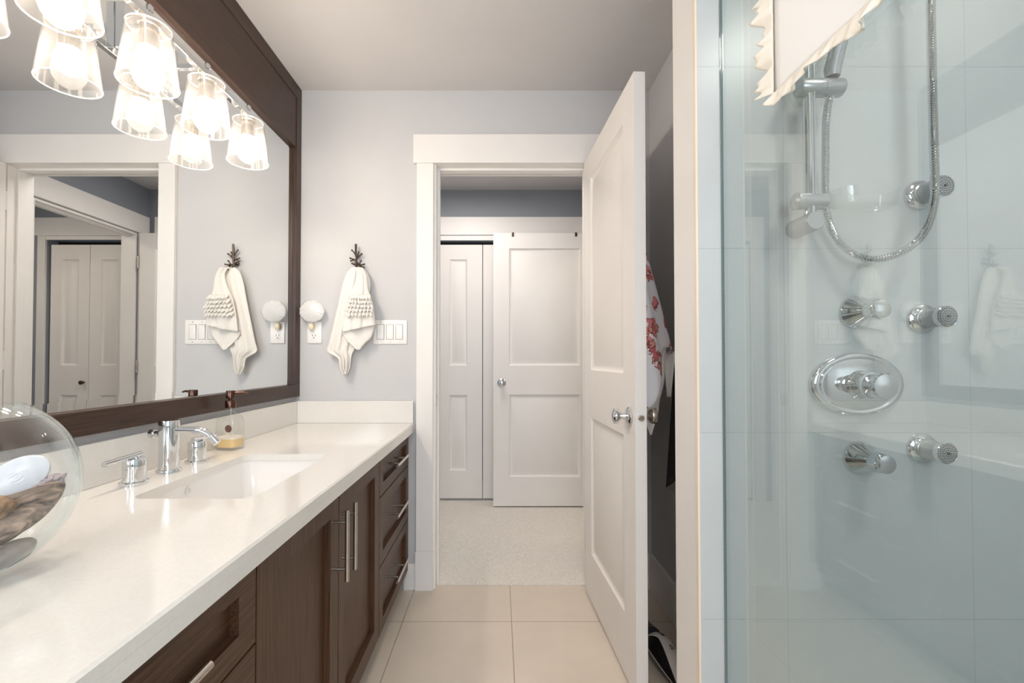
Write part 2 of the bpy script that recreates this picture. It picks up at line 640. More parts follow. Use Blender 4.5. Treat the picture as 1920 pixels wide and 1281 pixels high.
def panel_slab(w, h, t, panels, prof, both=True):
    """door slab: local x 0..w, y 0..t (front at y=0), z 0..h; panels = (x0,x1,z0,z1); prof = [(inset, depth)...]"""
    mb = MB()
    bm = mb.bm
    xs = sorted({0, w} | {p[0] for p in panels} | {p[1] for p in panels})
    zs = sorted({0, h} | {p[2] for p in panels} | {p[3] for p in panels})

    def face(side):
        def P(x, z, d):
            return bm.verts.new((x, d if side == 0 else t - d, z))
        for i in range(len(xs) - 1):
            for j in range(len(zs) - 1):
                x0, x1, z0, z1 = xs[i], xs[i + 1], zs[j], zs[j + 1]
                inp = any(x0 >= p[0] - 1e-6 and x1 <= p[1] + 1e-6 and z0 >= p[2] - 1e-6 and z1 <= p[3] + 1e-6 for p in panels)
                if not inp:
                    bm.faces.new([P(x0, z0, 0), P(x1, z0, 0), P(x1, z1, 0), P(x0, z1, 0)])
        for (x0, x1, z0, z1) in panels:
            prev = None
            for ins, dep in [(0, 0)] + prof:
                q = [P(x0 + ins, z0 + ins, dep), P(x1 - ins, z0 + ins, dep), P(x1 - ins, z1 - ins, dep), P(x0 + ins, z1 - ins, dep)]
                if prev:
                    for k in range(4):
                        bm.faces.new([prev[k], prev[(k + 1) % 4], q[(k + 1) % 4], q[k]])
                prev = q
            bm.faces.new(prev)
    face(0)
    if both:
        face(1)
    else:
        bm.faces.new([bm.verts.new(p) for p in ((0, t, 0), (w, t, 0), (w, t, h), (0, t, h))])
    for q in (((0, 0, 0), (w, 0, 0), (w, t, 0), (0, t, 0)), ((0, 0, h), (w, 0, h), (w, t, h), (0, t, h)),
              ((0, 0, 0), (0, t, 0), (0, t, h), (0, 0, h)), ((w, 0, 0), (w, t, 0), (w, t, h), (w, 0, h))):
        bm.faces.new([bm.verts.new(p) for p in q])
    bmesh.ops.remove_doubles(bm, verts=bm.verts, dist=1e-5)
    return mb


DOORPROF = [(0.003, 0.005), (0.014, 0.012), (0.020, 0.012), (0.044, 0.003)]


def text_mesh(txt, size, extrude=0.0005):
    c = bpy.data.curves.new('t', 'FONT')
    c.body = txt
    c.size = size
    c.extrude = extrude
    c.align_x = 'CENTER'
    c.align_y = 'CENTER'
    o = bpy.data.objects.new('t', c)
    COL.objects.link(o)
    dg = bpy.context.evaluated_depsgraph_get()
    me = bpy.data.meshes.new_from_object(o.evaluated_get(dg))
    bm = bmesh.new()
    bm.from_mesh(me)
    bpy.data.objects.remove(o)
    bpy.data.curves.remove(c)
    bpy.data.meshes.remove(me)
    mb = MB()
    mb.bm = bm
    return mb


# ================================================================== SETTING
XL = -0.985      # left wall
YF = 2.20        # far wall of the bathroom
YB = 2.315       # its hall side
ZC = 2.413       # ceiling
XR = 0.735       # wall behind the open door
YS = 1.104       # tiled shower wall
YS2 = 1.248
XG = 0.545       # glass plane
XE = 0.483       # end of the stub wall
YR = -1.75       # wall behind the camera
XSR = 1.50       # far side of shower
OL, OR, OT = -0.303, 0.431, 2.047   # door opening

struct('floor', B(XL - .1, XSR + .1, YR - .1, YF + 0.03, -0.05, 0), M['floortile'])
struct('floor_hall', B(-1.3, 2.3, YF + 0.03, 4.2, -0.05, 0.004), M['carpet'])
struct('ceiling', B(XL - .1, XSR + .1, YR - .1, YB, ZC, ZC + .05), M['ceiling'])
struct('ceiling_hall', B(-1.3, 2.3, YB, 4.2, ZC + 0.01, ZC + .06), M['ceiling'])
struct('wall_left', B(XL - .1, XL, YR - .1, YB, 0, ZC), M['wall'])
w = MB()
w.box(XL, OL - .015, YF, YB, 0, ZC)
w.box(OR + .015, XSR + .1, YF, YB, 0, ZC)
w.box(OL - .015, OR + .015, YF, YB, OT + .015, ZC)
struct('wall_far', w, M['wall'])
struct('wall_alcove', B(XR, XR + .1, YS2, YF, 0, ZC), M['wall'])
struct('wall_right', B(XSR, XSR + .1, YR - .1, YS, 0, ZC), M['tile'])
# stub wall: painted core with painted end, tiled shower face
struct('wall_stub', B(XE, XSR, YS + .012, YS2, 0, ZC), M['trim'])
struct('wall_shower', B(XE + .004, XSR, YS, YS + .012, 0, ZC), M['tile'])
struct('trim_7', B(XE - .002, XE + .004, YS - .001, YS + .013, 0, ZC, bev=0.0015), pmat('corner_bead_cream', (240, 224, 204), 0.4))
# wall behind the camera with its window
w = MB()
w.box(XL, -0.45, YR - .1, YR, 0, ZC)
w.box(0.95, XSR, YR - .1, YR, 0, ZC)
w.box(-0.45, 0.95, YR - .1, YR, 0, 1.0)
w.box(-0.45, 0.95, YR - .1, YR, 2.1, ZC)
struct('wall_rear', w, M['rear'])
w = MB()
w.box(-0.45, -0.40, YR - .06, YR - .02, 1.0, 2.1)
w.box(0.90, 0.95, YR - .06, YR - .02, 1.0, 2.1)
w.box(-0.40, 0.90, YR - .06, YR - .02, 1.0, 1.05)
w.box(-0.40, 0.90, YR - .06, YR - .02, 2.05, 2.1)
w.box(0.235, 0.265, YR - .055, YR - .025, 1.05, 2.05)
struct('window_1', w, M['trim'])

# door casing (trim) on the bathroom side, jambs
yc = YF - .020
struct('trim_1', B(-0.395, OL - .012, yc, YF, 0.185, 2.047, bev=.002), M['trim'])
struct('trim_2', B(-0.398, OL - .010, yc - .004, YF, 0, 0.185, bev=.002), M['trim'])
struct('trim_3', B(OR + .012, OR + .104, yc, YF, 0, 2.047, bev=.002), M['trim'])
struct('trim_4', B(-0.412, OR + .122, yc - .006, YF, 2.047, 2.186, bev=.002), M['trim'])
w = MB()
w.box(OL - .015, OL, YF - .002, YB + .002, 0, OT + .015)
w.box(OR, OR + .015, YF - .002, YB + .002, 0, OT + .015)
w.box(OL, OR, YF - .002, YB + .002, OT, OT + .015)
# stops
w.box(OL, OL + .011, YF + .038, YF + .075, 0, OT, bev=.002)
w.box(OR - .011, OR, YF + .038, YF + .075, 0, OT, bev=.002)
w.box(OL + .011, OR - .011, YF + .038, YF + .075, OT - .011, OT, bev=.002)
struct('trim_5', w, M['trim'])
obj('strike_plate', B(OL - .001, OL + .0012, YF + .004, YF + .034, 0.875, 0.935), M['satin'], bpy.data.objects['trim_5'])
w = MB()
w.box(-0.39, OL - .012, YB, YB + .02, 0, 2.047)
w.box(OR + .012, OR + .1, YB, YB + .02, 0, 2.047)
w.box(-0.41, OR + .12, YB, YB + .024, 2.047, 2.186)
struct('trim_6', w, M['trim'])

# baseboards
struct('baseboard_far', B(-0.455, -0.398, YF - .014, YF, 0, 0.125, bev=.002), M['trim'])
struct('baseboard_alcove', B(XR - .014, XR, YS2, YF, 0, 0.175, bev=.003), M['trim'])
struct('baseboard_corner', B(OR + .104, XR - .014, YF - .014, YF, 0, 0.175, bev=.003), M['trim'])

# hall
YH = 3.53
HO = 2.035
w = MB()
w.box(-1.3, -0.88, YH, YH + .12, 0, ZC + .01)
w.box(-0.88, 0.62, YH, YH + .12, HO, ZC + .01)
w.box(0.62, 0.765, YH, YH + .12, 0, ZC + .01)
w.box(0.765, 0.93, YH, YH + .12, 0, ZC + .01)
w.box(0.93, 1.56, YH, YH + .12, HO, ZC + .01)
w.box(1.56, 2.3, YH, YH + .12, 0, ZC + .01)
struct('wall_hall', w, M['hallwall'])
w = MB()
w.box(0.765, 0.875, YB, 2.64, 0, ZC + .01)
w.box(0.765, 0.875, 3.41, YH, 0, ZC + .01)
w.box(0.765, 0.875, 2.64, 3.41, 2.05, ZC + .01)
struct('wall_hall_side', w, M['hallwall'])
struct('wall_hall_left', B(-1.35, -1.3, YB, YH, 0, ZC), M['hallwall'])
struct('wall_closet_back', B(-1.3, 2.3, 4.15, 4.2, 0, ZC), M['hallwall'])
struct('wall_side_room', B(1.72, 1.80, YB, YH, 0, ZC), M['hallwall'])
# hall closet casing
w = MB()
w.box(-0.97, 0.71, YH - .022, YH, 2.065, 2.205, bev=.002)
w.box(-0.97, -0.88, YH - .018, YH, 0, 2.065, bev=.002)
w.box(0.62, 0.71, YH - .018, YH, 0, 2.065, bev=.002)
w.box(-0.88, 0.62, YH - .010, YH, 2.025, 2.065, bev=.002)
struct('trim_8', w, M['trim'])
# casing of the doorway in the side wall of the hall
w = MB()
w.box(0.743, 0.765, 2.50, 3.505, 2.055, 2.195, bev=.002)
w.box(0.747, 0.765, 2.545, 2.63, 0, 2.055, bev=.002)
w.box(0.747, 0.765, 3.42, 3.50, 0, 2.055, bev=.002)
w.box(0.765, 0.875, 2.64, 2.655, 0, 2.05)
w.box(0.765, 0.875, 3.40, 3.41, 0, 2.05)
w.box(0.765, 0.875, 2.655, 3.40, 2.035, 2.05)
w.box(0.80, 0.83, 2.655, 3.40, 2.022, 2.035)
struct('trim_9', w, M['trim'])
# casing of the closet seen beyond
w = MB()
w.box(0.89, 1.64, YH - .022, YH, 2.06, 2.20, bev=.002)
w.box(1.56, 1.62, YH - .018, YH, 0, 2.06, bev=.002)
w.box(0.89, 0.93, YH - .018, YH, 0, 2.06, bev=.002)
w.box(0.93, 1.56, YH - .010, YH, 2.03, 2.06)
struct('trim_10', w, M['trim'])
struct('baseboard_hall', B(0.71, 0.765, YH - .014, YH, 0, 0.15), M['trim'])


def knob(parent, base, d, sat, r=0.026, rose=0.031, L=0.055, name='door_handle', label=None):
    """round knob on a rose; d = +-1 along x, or 'y'"""
    mb = MB()
    pr = [(0.0, 0), (rose, 0), (rose, .004), (rose * .8, .009), (0.012, .012), (0.0105, .026), (0.016, .030), (r * .93, L * .66),
          (r, L * .8), (r * .97, L * .93), (r * .7, L), (r * .3, L + .003), (0, L + .003)]
    mb.lathe(pr, base, {1: 'x', -1: '-x', 'y': '-y'}[d], 28, False, False)
    o = obj(name, mb, sat, parent)
    if label:
        o['label'] = label
    return o


def full_door(name, w, h=2.03, t=0.038):
    st = .118
    return panel_slab(w, h, t, [(st, w - st, .215, .825), (st, w - st, 1.04, h - .115)], DOORPROF), name


# --- bathroom door: hinged at right jamb, standing open towards the camera
hx, hy = 0.4110, 2.172
lx, ly = 0.4410, 1.4720
mb, _ = full_door('door_1', 0.70)
# local x from hinge to latch; local front (y=0) looks to -X world
dirv = Vector((lx - hx, ly - hy, 0)).normalized()
nrm = Vector((-dirv.y, dirv.x, 0))      # points +X
mat_d = Matrix(((dirv.x, nrm.x, 0, hx), (dirv.y, nrm.y, 0, hy), (0, 0, 1, 0.012), (0, 0, 0, 1)))
mb.xf(mat_d)
d1 = struct('door_1', mb, M['door'], True)
kp = Vector((hx, hy, 0)) + dirv * (0.70 - .062) + Vector((0, 0, 0.91))
knob(d1, kp, -1, M['chrome'], r=.0275, rose=.035, name='door_handle', label='polished round door knob on the room side')
kp2 = kp + nrm * .038
knob(d1, kp2, 1, M['satin'], r=.0275, rose=.035, name='door_handle', label='satin round knob on the wall side')
bb = MB()
bb.lathe([(0, 0), (.0105, 0), (.0105, .005), (.008, .009), (0, .009)], (0, 0, 0), 'x', 16)
ce = Vector((hx, hy, 0.91)) + dirv * 0.70 + nrm * .019
bb.xf(Matrix(((dirv.x, nrm.x, 0, ce.x), (dirv.y, nrm.y, 0, ce.y), (0, 0, 1, ce.z), (0, 0, 0, 1))))
obj('latch', bb, M['satin'], d1)
for z in (0.25, 1.05, 1.82):
    obj('hinge', MB().lathe([(.005, 0), (.005, .09)], (hx + .006, hy + .006, z), 'z', 12), M['trim'], d1)

# --- hall door leaf, opened flat in front of the closet
mb, _ = full_door('door_2', 0.765)
mb.xf(Matrix.Translation((-0.040, 3.385, 0.014)))
d2 = struct('door_2', mb, M['door'], True)
kq = PY(940, 718, 3.385)
knob(d2, (kq.x + .002, 3.385, kq.z), 'y', M['chrome'], r=.025)
obj('latch', B(-0.0415, -0.0395, 3.39, 3.416, kq.z - .028, kq.z + .028), M['satin'], d2)
for z in (0.22, 1.0, 1.78):
    obj('hinge', MB().lathe([(.007, 0), (.007, .09)], (0.732, 3.380, z), 'z', 12), M['satin'], d2)

# over-door hook clips
for i, px in enumerate((961.5, 1080)):
    p = PY(px, 437, 3.383)
    c = MB()
    c.box(p.x - .008, p.x + .008, 3.380, 3.385, 2.018, 2.046, bev=.0008)
    c.box(p.x - .008, p.x + .008, 3.380, 3.427, 2.0441, 2.0475, bev=.0008)
    c.box(p.x - .008, p.x + .008, 3.423, 3.427, 2.00, 2.046, bev=.0008)
    tag(obj('door_hook', c, M['bronze']), ('small dark metal clip over the hall door top, nearer the knob side',
        'small dark metal clip over the hall door top, nearer the hinge side')[i], 'hook', 'clips over the hall door')


# --- bifold leaves
def bifold(n, x0, w, knobx=None):
    st = 0.085 if w < .33 else 0.118
    mb = panel_slab(w, 1.975, .032, [(st, w - st, .215, .80), (st, w - st, 1.03, 1.975 - .115)], DOORPROF)
    mb.xf(Matrix.Translation((x0, YH + .018, 0.022)))
    o = struct(n, mb, M['door'], True)
    if knobx:
        knob(o, (knobx, YH + .018, .92), 'y', M['bronze'], r=.015, rose=.008, L=.032)
    return o


bifold('door_3', -0.877, 0.372)
bifold('door_4', -0.503, 0.375)
bifold('door_5', -0.122, 0.365)
bifold('door_6', 0.246, 0.370)
bifold('door_7', 0.935, 0.303)
bifold('door_8', 1.242, 0.303, 1.275)
struct('closet_gap_shade', B(-0.9, 1.6, YH + .09, YH + .095, 2.0, 2.035), M['slot'])  # dark strip standing in for the shade above the bifold leaves

# ================================================================== VANITY
CT = 0.795       # counter top surface
CF = -0.405      # counter front edge
VF = -0.433      # cabinet face
V0, V1, V2, V3 = 0.300, 0.820, 1.660, 2.192


def carcass(parent, y0, y1, label=None):
    w = MB()
    t = .016
    xb, xf = XL + .004, VF - .021
    w.box(xb, xf, y0 + .001, y0 + t, .09, .750)
    w.box(xb, xf, y1 - t, y1 - .001, .09, .750)
    w.box(xb, xf, y0 + t, y1 - t, .09, .106)
    w.box(xb, xb + .008, y0 + t, y1 - t, .106, .750)
    w.box(xf - .016, xf, y0 + t, y1 - t, .715, .750)
    obj('carcass', w, M['darkgap'], parent, False)
    obj('toe_kick', B(xf - .075, xf - .06, y0 + .001, y1 - .001, 0.001, .09), M['darkgap'], parent, False)


def front(name, parent, y0, y1, z0, z1, mat, st, rl):
    g = .0024
    w_, h_ = (y1 - y0) - 2 * g, (z1 - z0) - 2 * g
    mb = panel_slab(w_, h_, .0205, [(st, w_ - st, rl, h_ - rl)], [(0.0, 0.0155)], both=False)
    # local x -> world Y, local y(depth) -> -X ; front face at X = VF
    mb.xf(Matrix(((0, -1, 0, VF), (1, 0, 0, y0 + g), (0, 0, 1, z0 + g), (0, 0, 0, 1))))
    return obj(name, mb, mat, parent, False)


def pull(parent, c, L, vertical):
    mb = MB()
    r = .006
    if vertical:
        mb.tube([(c[0], c[1], c[2] - L / 2), (c[0], c[1], c[2] + L / 2)], r, 16)
        ps = [(c[1], c[2] - L * .33), (c[1], c[2] + L * .33)]
    else:
        mb.tube([(c[0], c[1] - L / 2, c[2]), (c[0], c[1] + L / 2, c[2])], r, 16)
        ps = [(c[1] - L * .26, c[2]), (c[1] + L * .26, c[2])]
    for (y, z) in ps:
        xb = VF + .0003 if vertical else VF - .0152
        mb.tube([(xb, y, z), (c[0] + .002, y, z)], .0042, 12)
    return obj('handle', mb, M['satin'], parent)


def drawer_bank(y0, y1, label):
    t = thing('drawer_cabinet', label, 'cabinet', ((XL + VF) / 2, (y0 + y1) / 2, 0), 'drawer cabinets of the vanity')
    carcass(t, y0, y1)
    for (z0, z1, hz) in ((.595, .748, .680), (.340, .595, .478), (.092, .340, .226)):
        d = front('drawer', t, y0, y1, z0, z1, M['woody'], .052, .042)
        pull(d, (VF + .036, (y0 + y1) / 2 - .03 if y0 > 1 else (y0 + y1) / 2 - .03, hz), .205, False)
    return t


drawer_bank(V0, V1, 'dark brown three drawer cabinet nearest the camera, left of the sink cabinet doors')
drawer_bank(V2, V3, 'dark brown three drawer cabinet at the far end, beside the door casing')
t = thing('sink_cabinet', 'dark brown two door cabinet with long bar handles beneath the white sink', 'cabinet', ((XL + VF) / 2, (V1 + V2) / 2, 0))
carcass(t, V1, V2)
d = front('door', t, V1, 1.240, .092, .748, M['woodz'], .058, .058)
pull(d, (VF + .036, 1.200, .612), .185, True)
d = front('door', t, 1.240, V2, .092, .748, M['woodz'], .058, .058)
pull(d, (VF + .036, 1.268, .612), .185, True)


# countertop with undermount cut-out
def rrect(x0, x1, y0, y1, r, z, n=8):
    pts = []
    for (cx, cy, a0) in ((x1 - r, y1 - r, 0), (x0 + r, y1 - r, PI / 2), (x0 + r, y0 + r, PI), (x1 - r, y0 + r, 1.5 * PI)):
        for k in range(n + 1):
            a = a0 + PI / 2 * k / n
            pts.append(Vector((cx + r * math.cos(a), cy + r * math.sin(a), z)))
    return pts


SX0, SX1, SY0, SY1 = -0.812, -0.540, 1.000, 1.470
CY0, CY1 = 0.27, 2.198
mb = MB()
bm = mb.bm
loops = {}
for z in (CT, CT - .020):
    be = .004 if z == CT else .0
    hole = [bm.verts.new(p) for p in rrect(SX0, SX1, SY0, SY1, .032, z)]
    outer = [bm.verts.new(p) for p in ((XL + .002, CY0 + be, z), (CF - be, CY0 + be, z), (CF - be, CY1, z), (XL + .002, CY1, z))]
    eds = []
    for lp in (hole, outer):
        for k in range(len(lp)):
            eds.append(bm.edges.new((lp[k], lp[(k + 1) % len(lp)])))
    bmesh.ops.triangle_fill(bm, use_beauty=True, edges=eds)
    loops[z] = (hole, outer)
h1, o1 = loops[CT]
h2, o2 = loops[CT - .020]
for k in range(len(h1)):
    bm.faces.new((h1[k], h1[(k + 1) % len(h1)], h2[(k + 1) % len(h2)], h2[k]))
mid = [bm.verts.new(p) for p in ((XL + .002, CY0, CT - .004), (CF, CY0, CT - .004), (CF, CY1, CT - .004), (XL + .002, CY1, CT - .004))]
for k in range(4):
    bm.faces.new((o1[k], o1[(k + 1) % 4], mid[(k + 1) % 4], mid[k]))
    bm.faces.new((mid[k], mid[(k + 1) % 4], o2[(k + 1) % 4], o2[k]))
mb.box(CF - .036, CF, CY0, CY1, CT - .042, CT - .0202)
ct = thing('countertop', 'white quartz vanity countertop with low backsplash on dark cabinets', 'countertop', (-.69, 1.24, CT - .042))
obj('slab', mb, M['quartz'], ct, False)
obj('backsplash', B(XL + .002, XL + .022, CY0, CY1 - .001, CT + .0003, .900, bev=.0015), M['quartz'], ct, False)
obj('backsplash', B(XL + .0225, CF - .004, CY1 - .020, CY1, CT + .0003, .900, bev=.0015), M['quartz'], ct, False)

# sink
sk = thing('sink', 'white rectangular undermount basin sunk into the countertop', 'sink', (-.676, 1.235, .62))
spf = ((-.004, CT - .0205, .036), (-.004, CT - .045, .036), (.004, CT - .13, .04), (.020, CT - .155, .05), (.05, CT - .166, .06), (.10, CT - .17, .03))
rs = [rrect(SX0 + i_, SX1 - i_, SY0 + i_, SY1 - i_, r, z) for (i_, z, r) in reversed(spf)]
rs += [rrect(SX0 + i_ - .010, SX1 - i_ + .010, SY0 + i_ - .010, SY1 - i_ + .010, r, z - (.0 if k == 0 else .008)) for k, (i_, z, r) in enumerate(spf)]
mb = MB().rings(rs, True, True)
obj('basin', mb, M['porcelain'], sk, True)
obj('drain', MB().lathe([(0, 0), (.022, 0), (.022, .003), (.016, .004), (.014, .001), (0, .001)], (-.676, 1.235, CT - .1698), 'z', 28, False, False), M['chrome'], sk)
obj('overflow_ring', MB().lathe([(.0105, 0), (.0105, .003), (.008, .003), (.008, 0)], (SX0 - .0045, 1.20, CT - .040), 'x', 24, False, False), M['chrome'], sk)

# faucet
FX = -0.893
fy = 1.236
f = thing('faucet', 'polished chrome widespread faucet with two lever handles behind the sink', 'faucet', (FX, fy, CT))
z = CT + .0003
obj('spout_body', MB().lathe([(0, 0), (.029, 0), (.029, .006), (.0275, .009), (.0235, .0095), (.0235, .122), (.0245, .1225), (.0245, .138), (.0235, .140), (0, .140)], (FX, fy, z), 'z', 48, False, False), M['chrome'], f)
sp = [(FX + .018, fy, z + .112), (FX + .075, fy, z + .112)]
for k in range(1, 9):
    a = math.radians(48) * k / 8
    sp.append((FX + .075 + .055 * math.sin(a), fy, z + .112 - .055 * (1 - math.cos(a))))
e_ = Vector(sp[-1])
sp.append(tuple(e_ + Vector((math.cos(math.radians(48)), 0, -math.sin(math.radians(48)))) * .022))
sp.append(tuple(Vector(sp[-1]) + Vector((math.cos(math.radians(48)), 0, -math.sin(math.radians(48)))) * .0006))
obj('spout', MB().tube(sp, [.0105] * (len(sp) - 1) + [.007], 24), M['chrome'], f)
obj('lift_rod', MB().lathe([(0, -.006), (.009, -.006), (.0115, -.004), (.0115, .006), (.008, .0065), (.008, .020), (0, .020)], (FX - .030 - .016, fy, z + .103), 'x', 24, False, False), M['chrome'], f)


def fhandle(y, d, lvx=0.0):
    h = obj('handle', MB().lathe([(0, 0), (.031, 0), (.031, .006), (.0295, .008), (.0245, .0085), (.0245, .038), (.0240, .0385), (.0240, .0395), (.0245, .040), (.0245, .060), (.0235, .062), (0, .062)], (FX, y, z), 'z', 48, False, False), M['chrome'], f)
    obj('lever', MB().tube([(FX, y - d * .020, z + .0695), (FX + lvx, y + d * .088, z + .066)], .0062, 16), M['chrome'], h)
    obj('lever_post', MB().lathe([(.006, 0), (.006, .008)], (FX, y - d * .006, z + .0615), 'z', 16), M['chrome'], h)


fhandle(1.120, -1)
fhandle(1.352, 1)

# ================================================================== MIRROR
mr = thing('vanity_mirror', 'large wall mirror in dark brown frame above the vanity', 'mirror', (XL, 1.24, .925))
MY0, MY1 = 0.30, YF - .001
XF = XL + .025   # frame face
FB, FBi, VT, VB = .922, .980, 2.348, 2.108
obj('frame_rail', B(XL, XF, MY0, MY1, FB, FBi, bev=.0015), M['frame'], mr, False)
obj('frame_rail', B(XL, XF, MY0, MY1, VT, ZC - .0005, bev=.0015), M['frame'], mr, False)
obj('frame_stile', B(XL, XF, MY1 - .052, MY1, FBi, VT, bev=.0015), M['framez'], mr, False)
obj('frame_stile', B(XL, XF, MY0, MY0 + .052, FBi, VT, bev=.0015), M['framez'], mr, False)
obj('valance_panel', B(XL, XF - .003, MY0 + .052, MY1 - .0522, VB, VT, bev=.001), M['frame'], mr, False)
# bevelled glass
XM = XL + .0065
y0, y1, z0, z1 = MY0 + .052, MY1 - .0525, FBi, VB - .0005
bw = .024
mb = MB()
bm = mb.bm
oo = [bm.verts.new(p) for p in ((XM - .0005, y0, z0), (XM - .0005, y1, z0), (XM - .0005, y1, z1), (XM - .0005, y0, z1))]
ii = [bm.verts.new(p) for p in ((XM, y0 + bw, z0 + bw), (XM, y1 - bw, z0 + bw), (XM, y1 - bw, z1 - bw), (XM, y0 + bw, z1 - bw))]
bk = [bm.verts.new(p) for p in ((XL + .001, y0, z0), (XL + .001, y1, z0), (XL + .001, y1, z1), (XL + .001, y0, z1))]
bm.faces.new(ii)
for k in range(4):
    bm.faces.new((oo[k], oo[(k + 1) % 4], ii[(k + 1) % 4], ii[k]))
    bm.faces.new((bk[k], bk[(k + 1) % 4], oo[(k + 1) % 4], oo[k]))
bm.faces.new(bk)
obj('mirror_glass', mb, M['mirror'], mr, False)

# ================================================================== VANITY LIGHT
LX = -0.879
LZ = 1.958
LY = (0.903, 1.130, 1.357, 1.583)
vl = thing('vanity_light', 'chrome four lamp bar with clear tapered glass shades mounted over the mirror', 'light fixture', (XM, 1.243, 1.95))
xm = XM + .0006
obj('backplate', B(xm, xm + .022, 1.145, 1.341, 1.895, 2.015, bev=.002), M['chrome'], vl, False)
for y in (1.163, 1.323):
    obj('arm', B(xm + .022, LX - .0095, y - .007, y + .007, LZ - .007, LZ + .007, bev=.001), M['chrome'], vl, False)
obj('rail', B(LX - .009, LX + .009, LY[0] - .02, LY[3] + .02, LZ - .009, LZ + .009, bev=.001), M['chrome'], vl, False)
zt = LZ - .0092
for y in LY:
    s = obj('socket', MB().lathe([(0, 0), (.024, 0), (.024, -.012), (.021, -.014), (.021, -.066), (.025, -.068), (.025, -.071), (.019, -.071), (.019, -.067), (0, -.067)], (LX, y, zt), 'z', 32, False, False), M['satin'], vl)
    obj('finial', MB().lathe([(0, 0), (.005, 0), (.005, .006), (.009, .008), (.009, .020), (.006, .024), (0, .024)], (LX, y, LZ + .0092), 'z', 20, False, False), M['chrome'], vl)
    # bulb: base neck then globe
    pr = [(.0135, -.067), (.0145, -.071)]
    for k in range(13):
        th = math.radians(32 + 148 * k / 12)
        pr.append((.0325 * math.sin(th), -.103 + .0330 * math.cos(th)))
    obj('bulb', MB().lathe(pr, (LX, y, zt), 'z', 28, True, False), M['bulb'], s)
    sh = [(.0245, -.0142), (.046, -.0142), (.0492, -.0185), (.0655, -.157), (.0630, -.157), (.0467, -.021), (.044, -.0172), (.0245, -.0172)]
    ls = obj('lamp_shade', MB().lathe(sh, (LX, y, zt), 'z', 56, False, False), M['lampglass'], vl)
    obj('rim_highlight', MB().tube([(LX + .0643 * math.cos(2 * PI * k / 64), y + .0643 * math.sin(2 * PI * k / 64), zt - .1580) for k in range(65)], .0016, 8, False), M['rimbright'], ls)  # rings added to draw the bright rim outline
    obj('rim_highlight', MB().tube([(LX + .0473 * math.cos(2 * PI * k / 64), y + .0473 * math.sin(2 * PI * k / 64), zt - .0150) for k in range(65)], .0018, 8, False), M['rimbright'], ls)

# ================================================================== SOAP DISPENSER
bx, by = -0.915, 1.555
so = thing('soap_dispenser', 'clear glass soap bottle with bronze pump standing behind the sink', 'soap dispenser', (bx, by, CT))
z = CT + .0005


def slab_loft(prof, cx, cy, sq=0.62, n=40, e=3.2, rot=0.0):
    """superellipse cross sections: prof (half-width along y, z)"""
    rs = []
    for hw, zz in prof:
        ring = []
        for k in range(n):
            a = 2 * PI * k / n
            c, s = math.cos(a), math.sin(a)
            u = math.copysign(abs(c) ** (2 / e), c) * hw
            v = math.copysign(abs(s) ** (2 / e), s) * hw * sq
            ring.append(Vector((cx + u * math.cos(rot) - v * math.sin(rot), cy + u * math.sin(rot) + v * math.cos(rot), zz)))
        rs.append(ring)
    return rs


R_ = math.radians(-8)
obj('bottle', MB().rings(slab_loft([(.036, z), (.038, z + .003), (.038, z + .092), (.034, z + .107), (.022, z + .121), (.0145, z + .126), (.0135, z + .140)], bx, by, .85, 44, 4.0, R_), True, True), M['bottleglass'], so)
obj('liquid_soap', MB().rings(slab_loft([(.034, z + .009), (.0355, z + .012), (.0355, z + .036)], bx, by, .85, 44, 4.0, R_)), M['soap'], so)['label'] = 'pale yellow liquid soap'
obj('soap_foam', MB().rings(slab_loft([(.0355, z + .0362), (.0355, z + .043)], bx, by, .85, 44, 4.0, R_)), M['foam'], so)
obj('dip_tube', MB().tube([(bx, by, z + .0435), (bx, by, z + .138)], .0028, 10), M['dish'], so)
obj('collar', MB().lathe([(0, 0), (.0165, 0), (.0165, .022), (.0155, .024), (0, .024)], (bx, by, z + .1405), 'z', 32, False, False), M['copper'], so)
obj('pump_stem', MB().lathe([(.007, 0), (.007, .009)], (bx, by, z + .1648), 'z', 20), M['copper'], so)
obj('pump_head', MB().lathe([(0, 0), (.0140, 0), (.0140, .023), (.0130, .025), (0, .025)], (bx, by, z + .173), 'z', 32, False, False), M['copper'], so)
obj('nozzle', MB().tube([(bx + .010, by + .004, z + .190), (bx + .035, by + .014, z + .191), (bx + .050, by + .020, z + .187)], [.0045, .004, .0032], 12), M['copper'], so)
st_ = MB().lathe([(0, 0), (.0125, 0), (.0125, .0006), (0, .0006)], (0, 0, 0), '-y', 28, False, False)
st_.xf(Matrix.Translation((bx + .014, by - .0345, z + .073)) @ Matrix.Rotation(R_, 4, 'Z'))
obj('seal', st_, M['sticker'], so)['label'] = 'round brown seal on the bottle'

# ================================================================== GLASS BOWL
gx, gy, gr = -0.737, 0.619, 0.130
gz = CT + gr * .985
gd = Vector((gx, gy, 0)).normalized()          # direction away from the room's middle
gu = Vector((gd.y, -gd.x, 0))


def BW(u, w, z):
    return Vector((gx, gy, z)) + gu * u + gd * w


pr = [(gr * math.sin(math.radians(t_)), gr * math.cos(math.radians(t_))) for t_ in [170 - (170 - 31) * k / 36 for k in range(37)]]
pi_ = [(r * .968, h * .968) for r, h in reversed(pr)]
prof = [(0, pr[0][1])] + pr + [(pr[-1][0] + .0005, pr[-1][1] + .0015), (pi_[0][0] + .0015, pr[-1][1] + .0015)] + pi_ + [(0, pi_[-1][1])]
tag(obj('glass_bowl', MB().lathe(prof, (gx, gy, gz), 'z', 72, False, False), M['bowlglass']),
    'large round clear glass fishbowl of shells and driftwood on the counter', 'bowl')
GA = math.atan2(gu.y, gu.x)


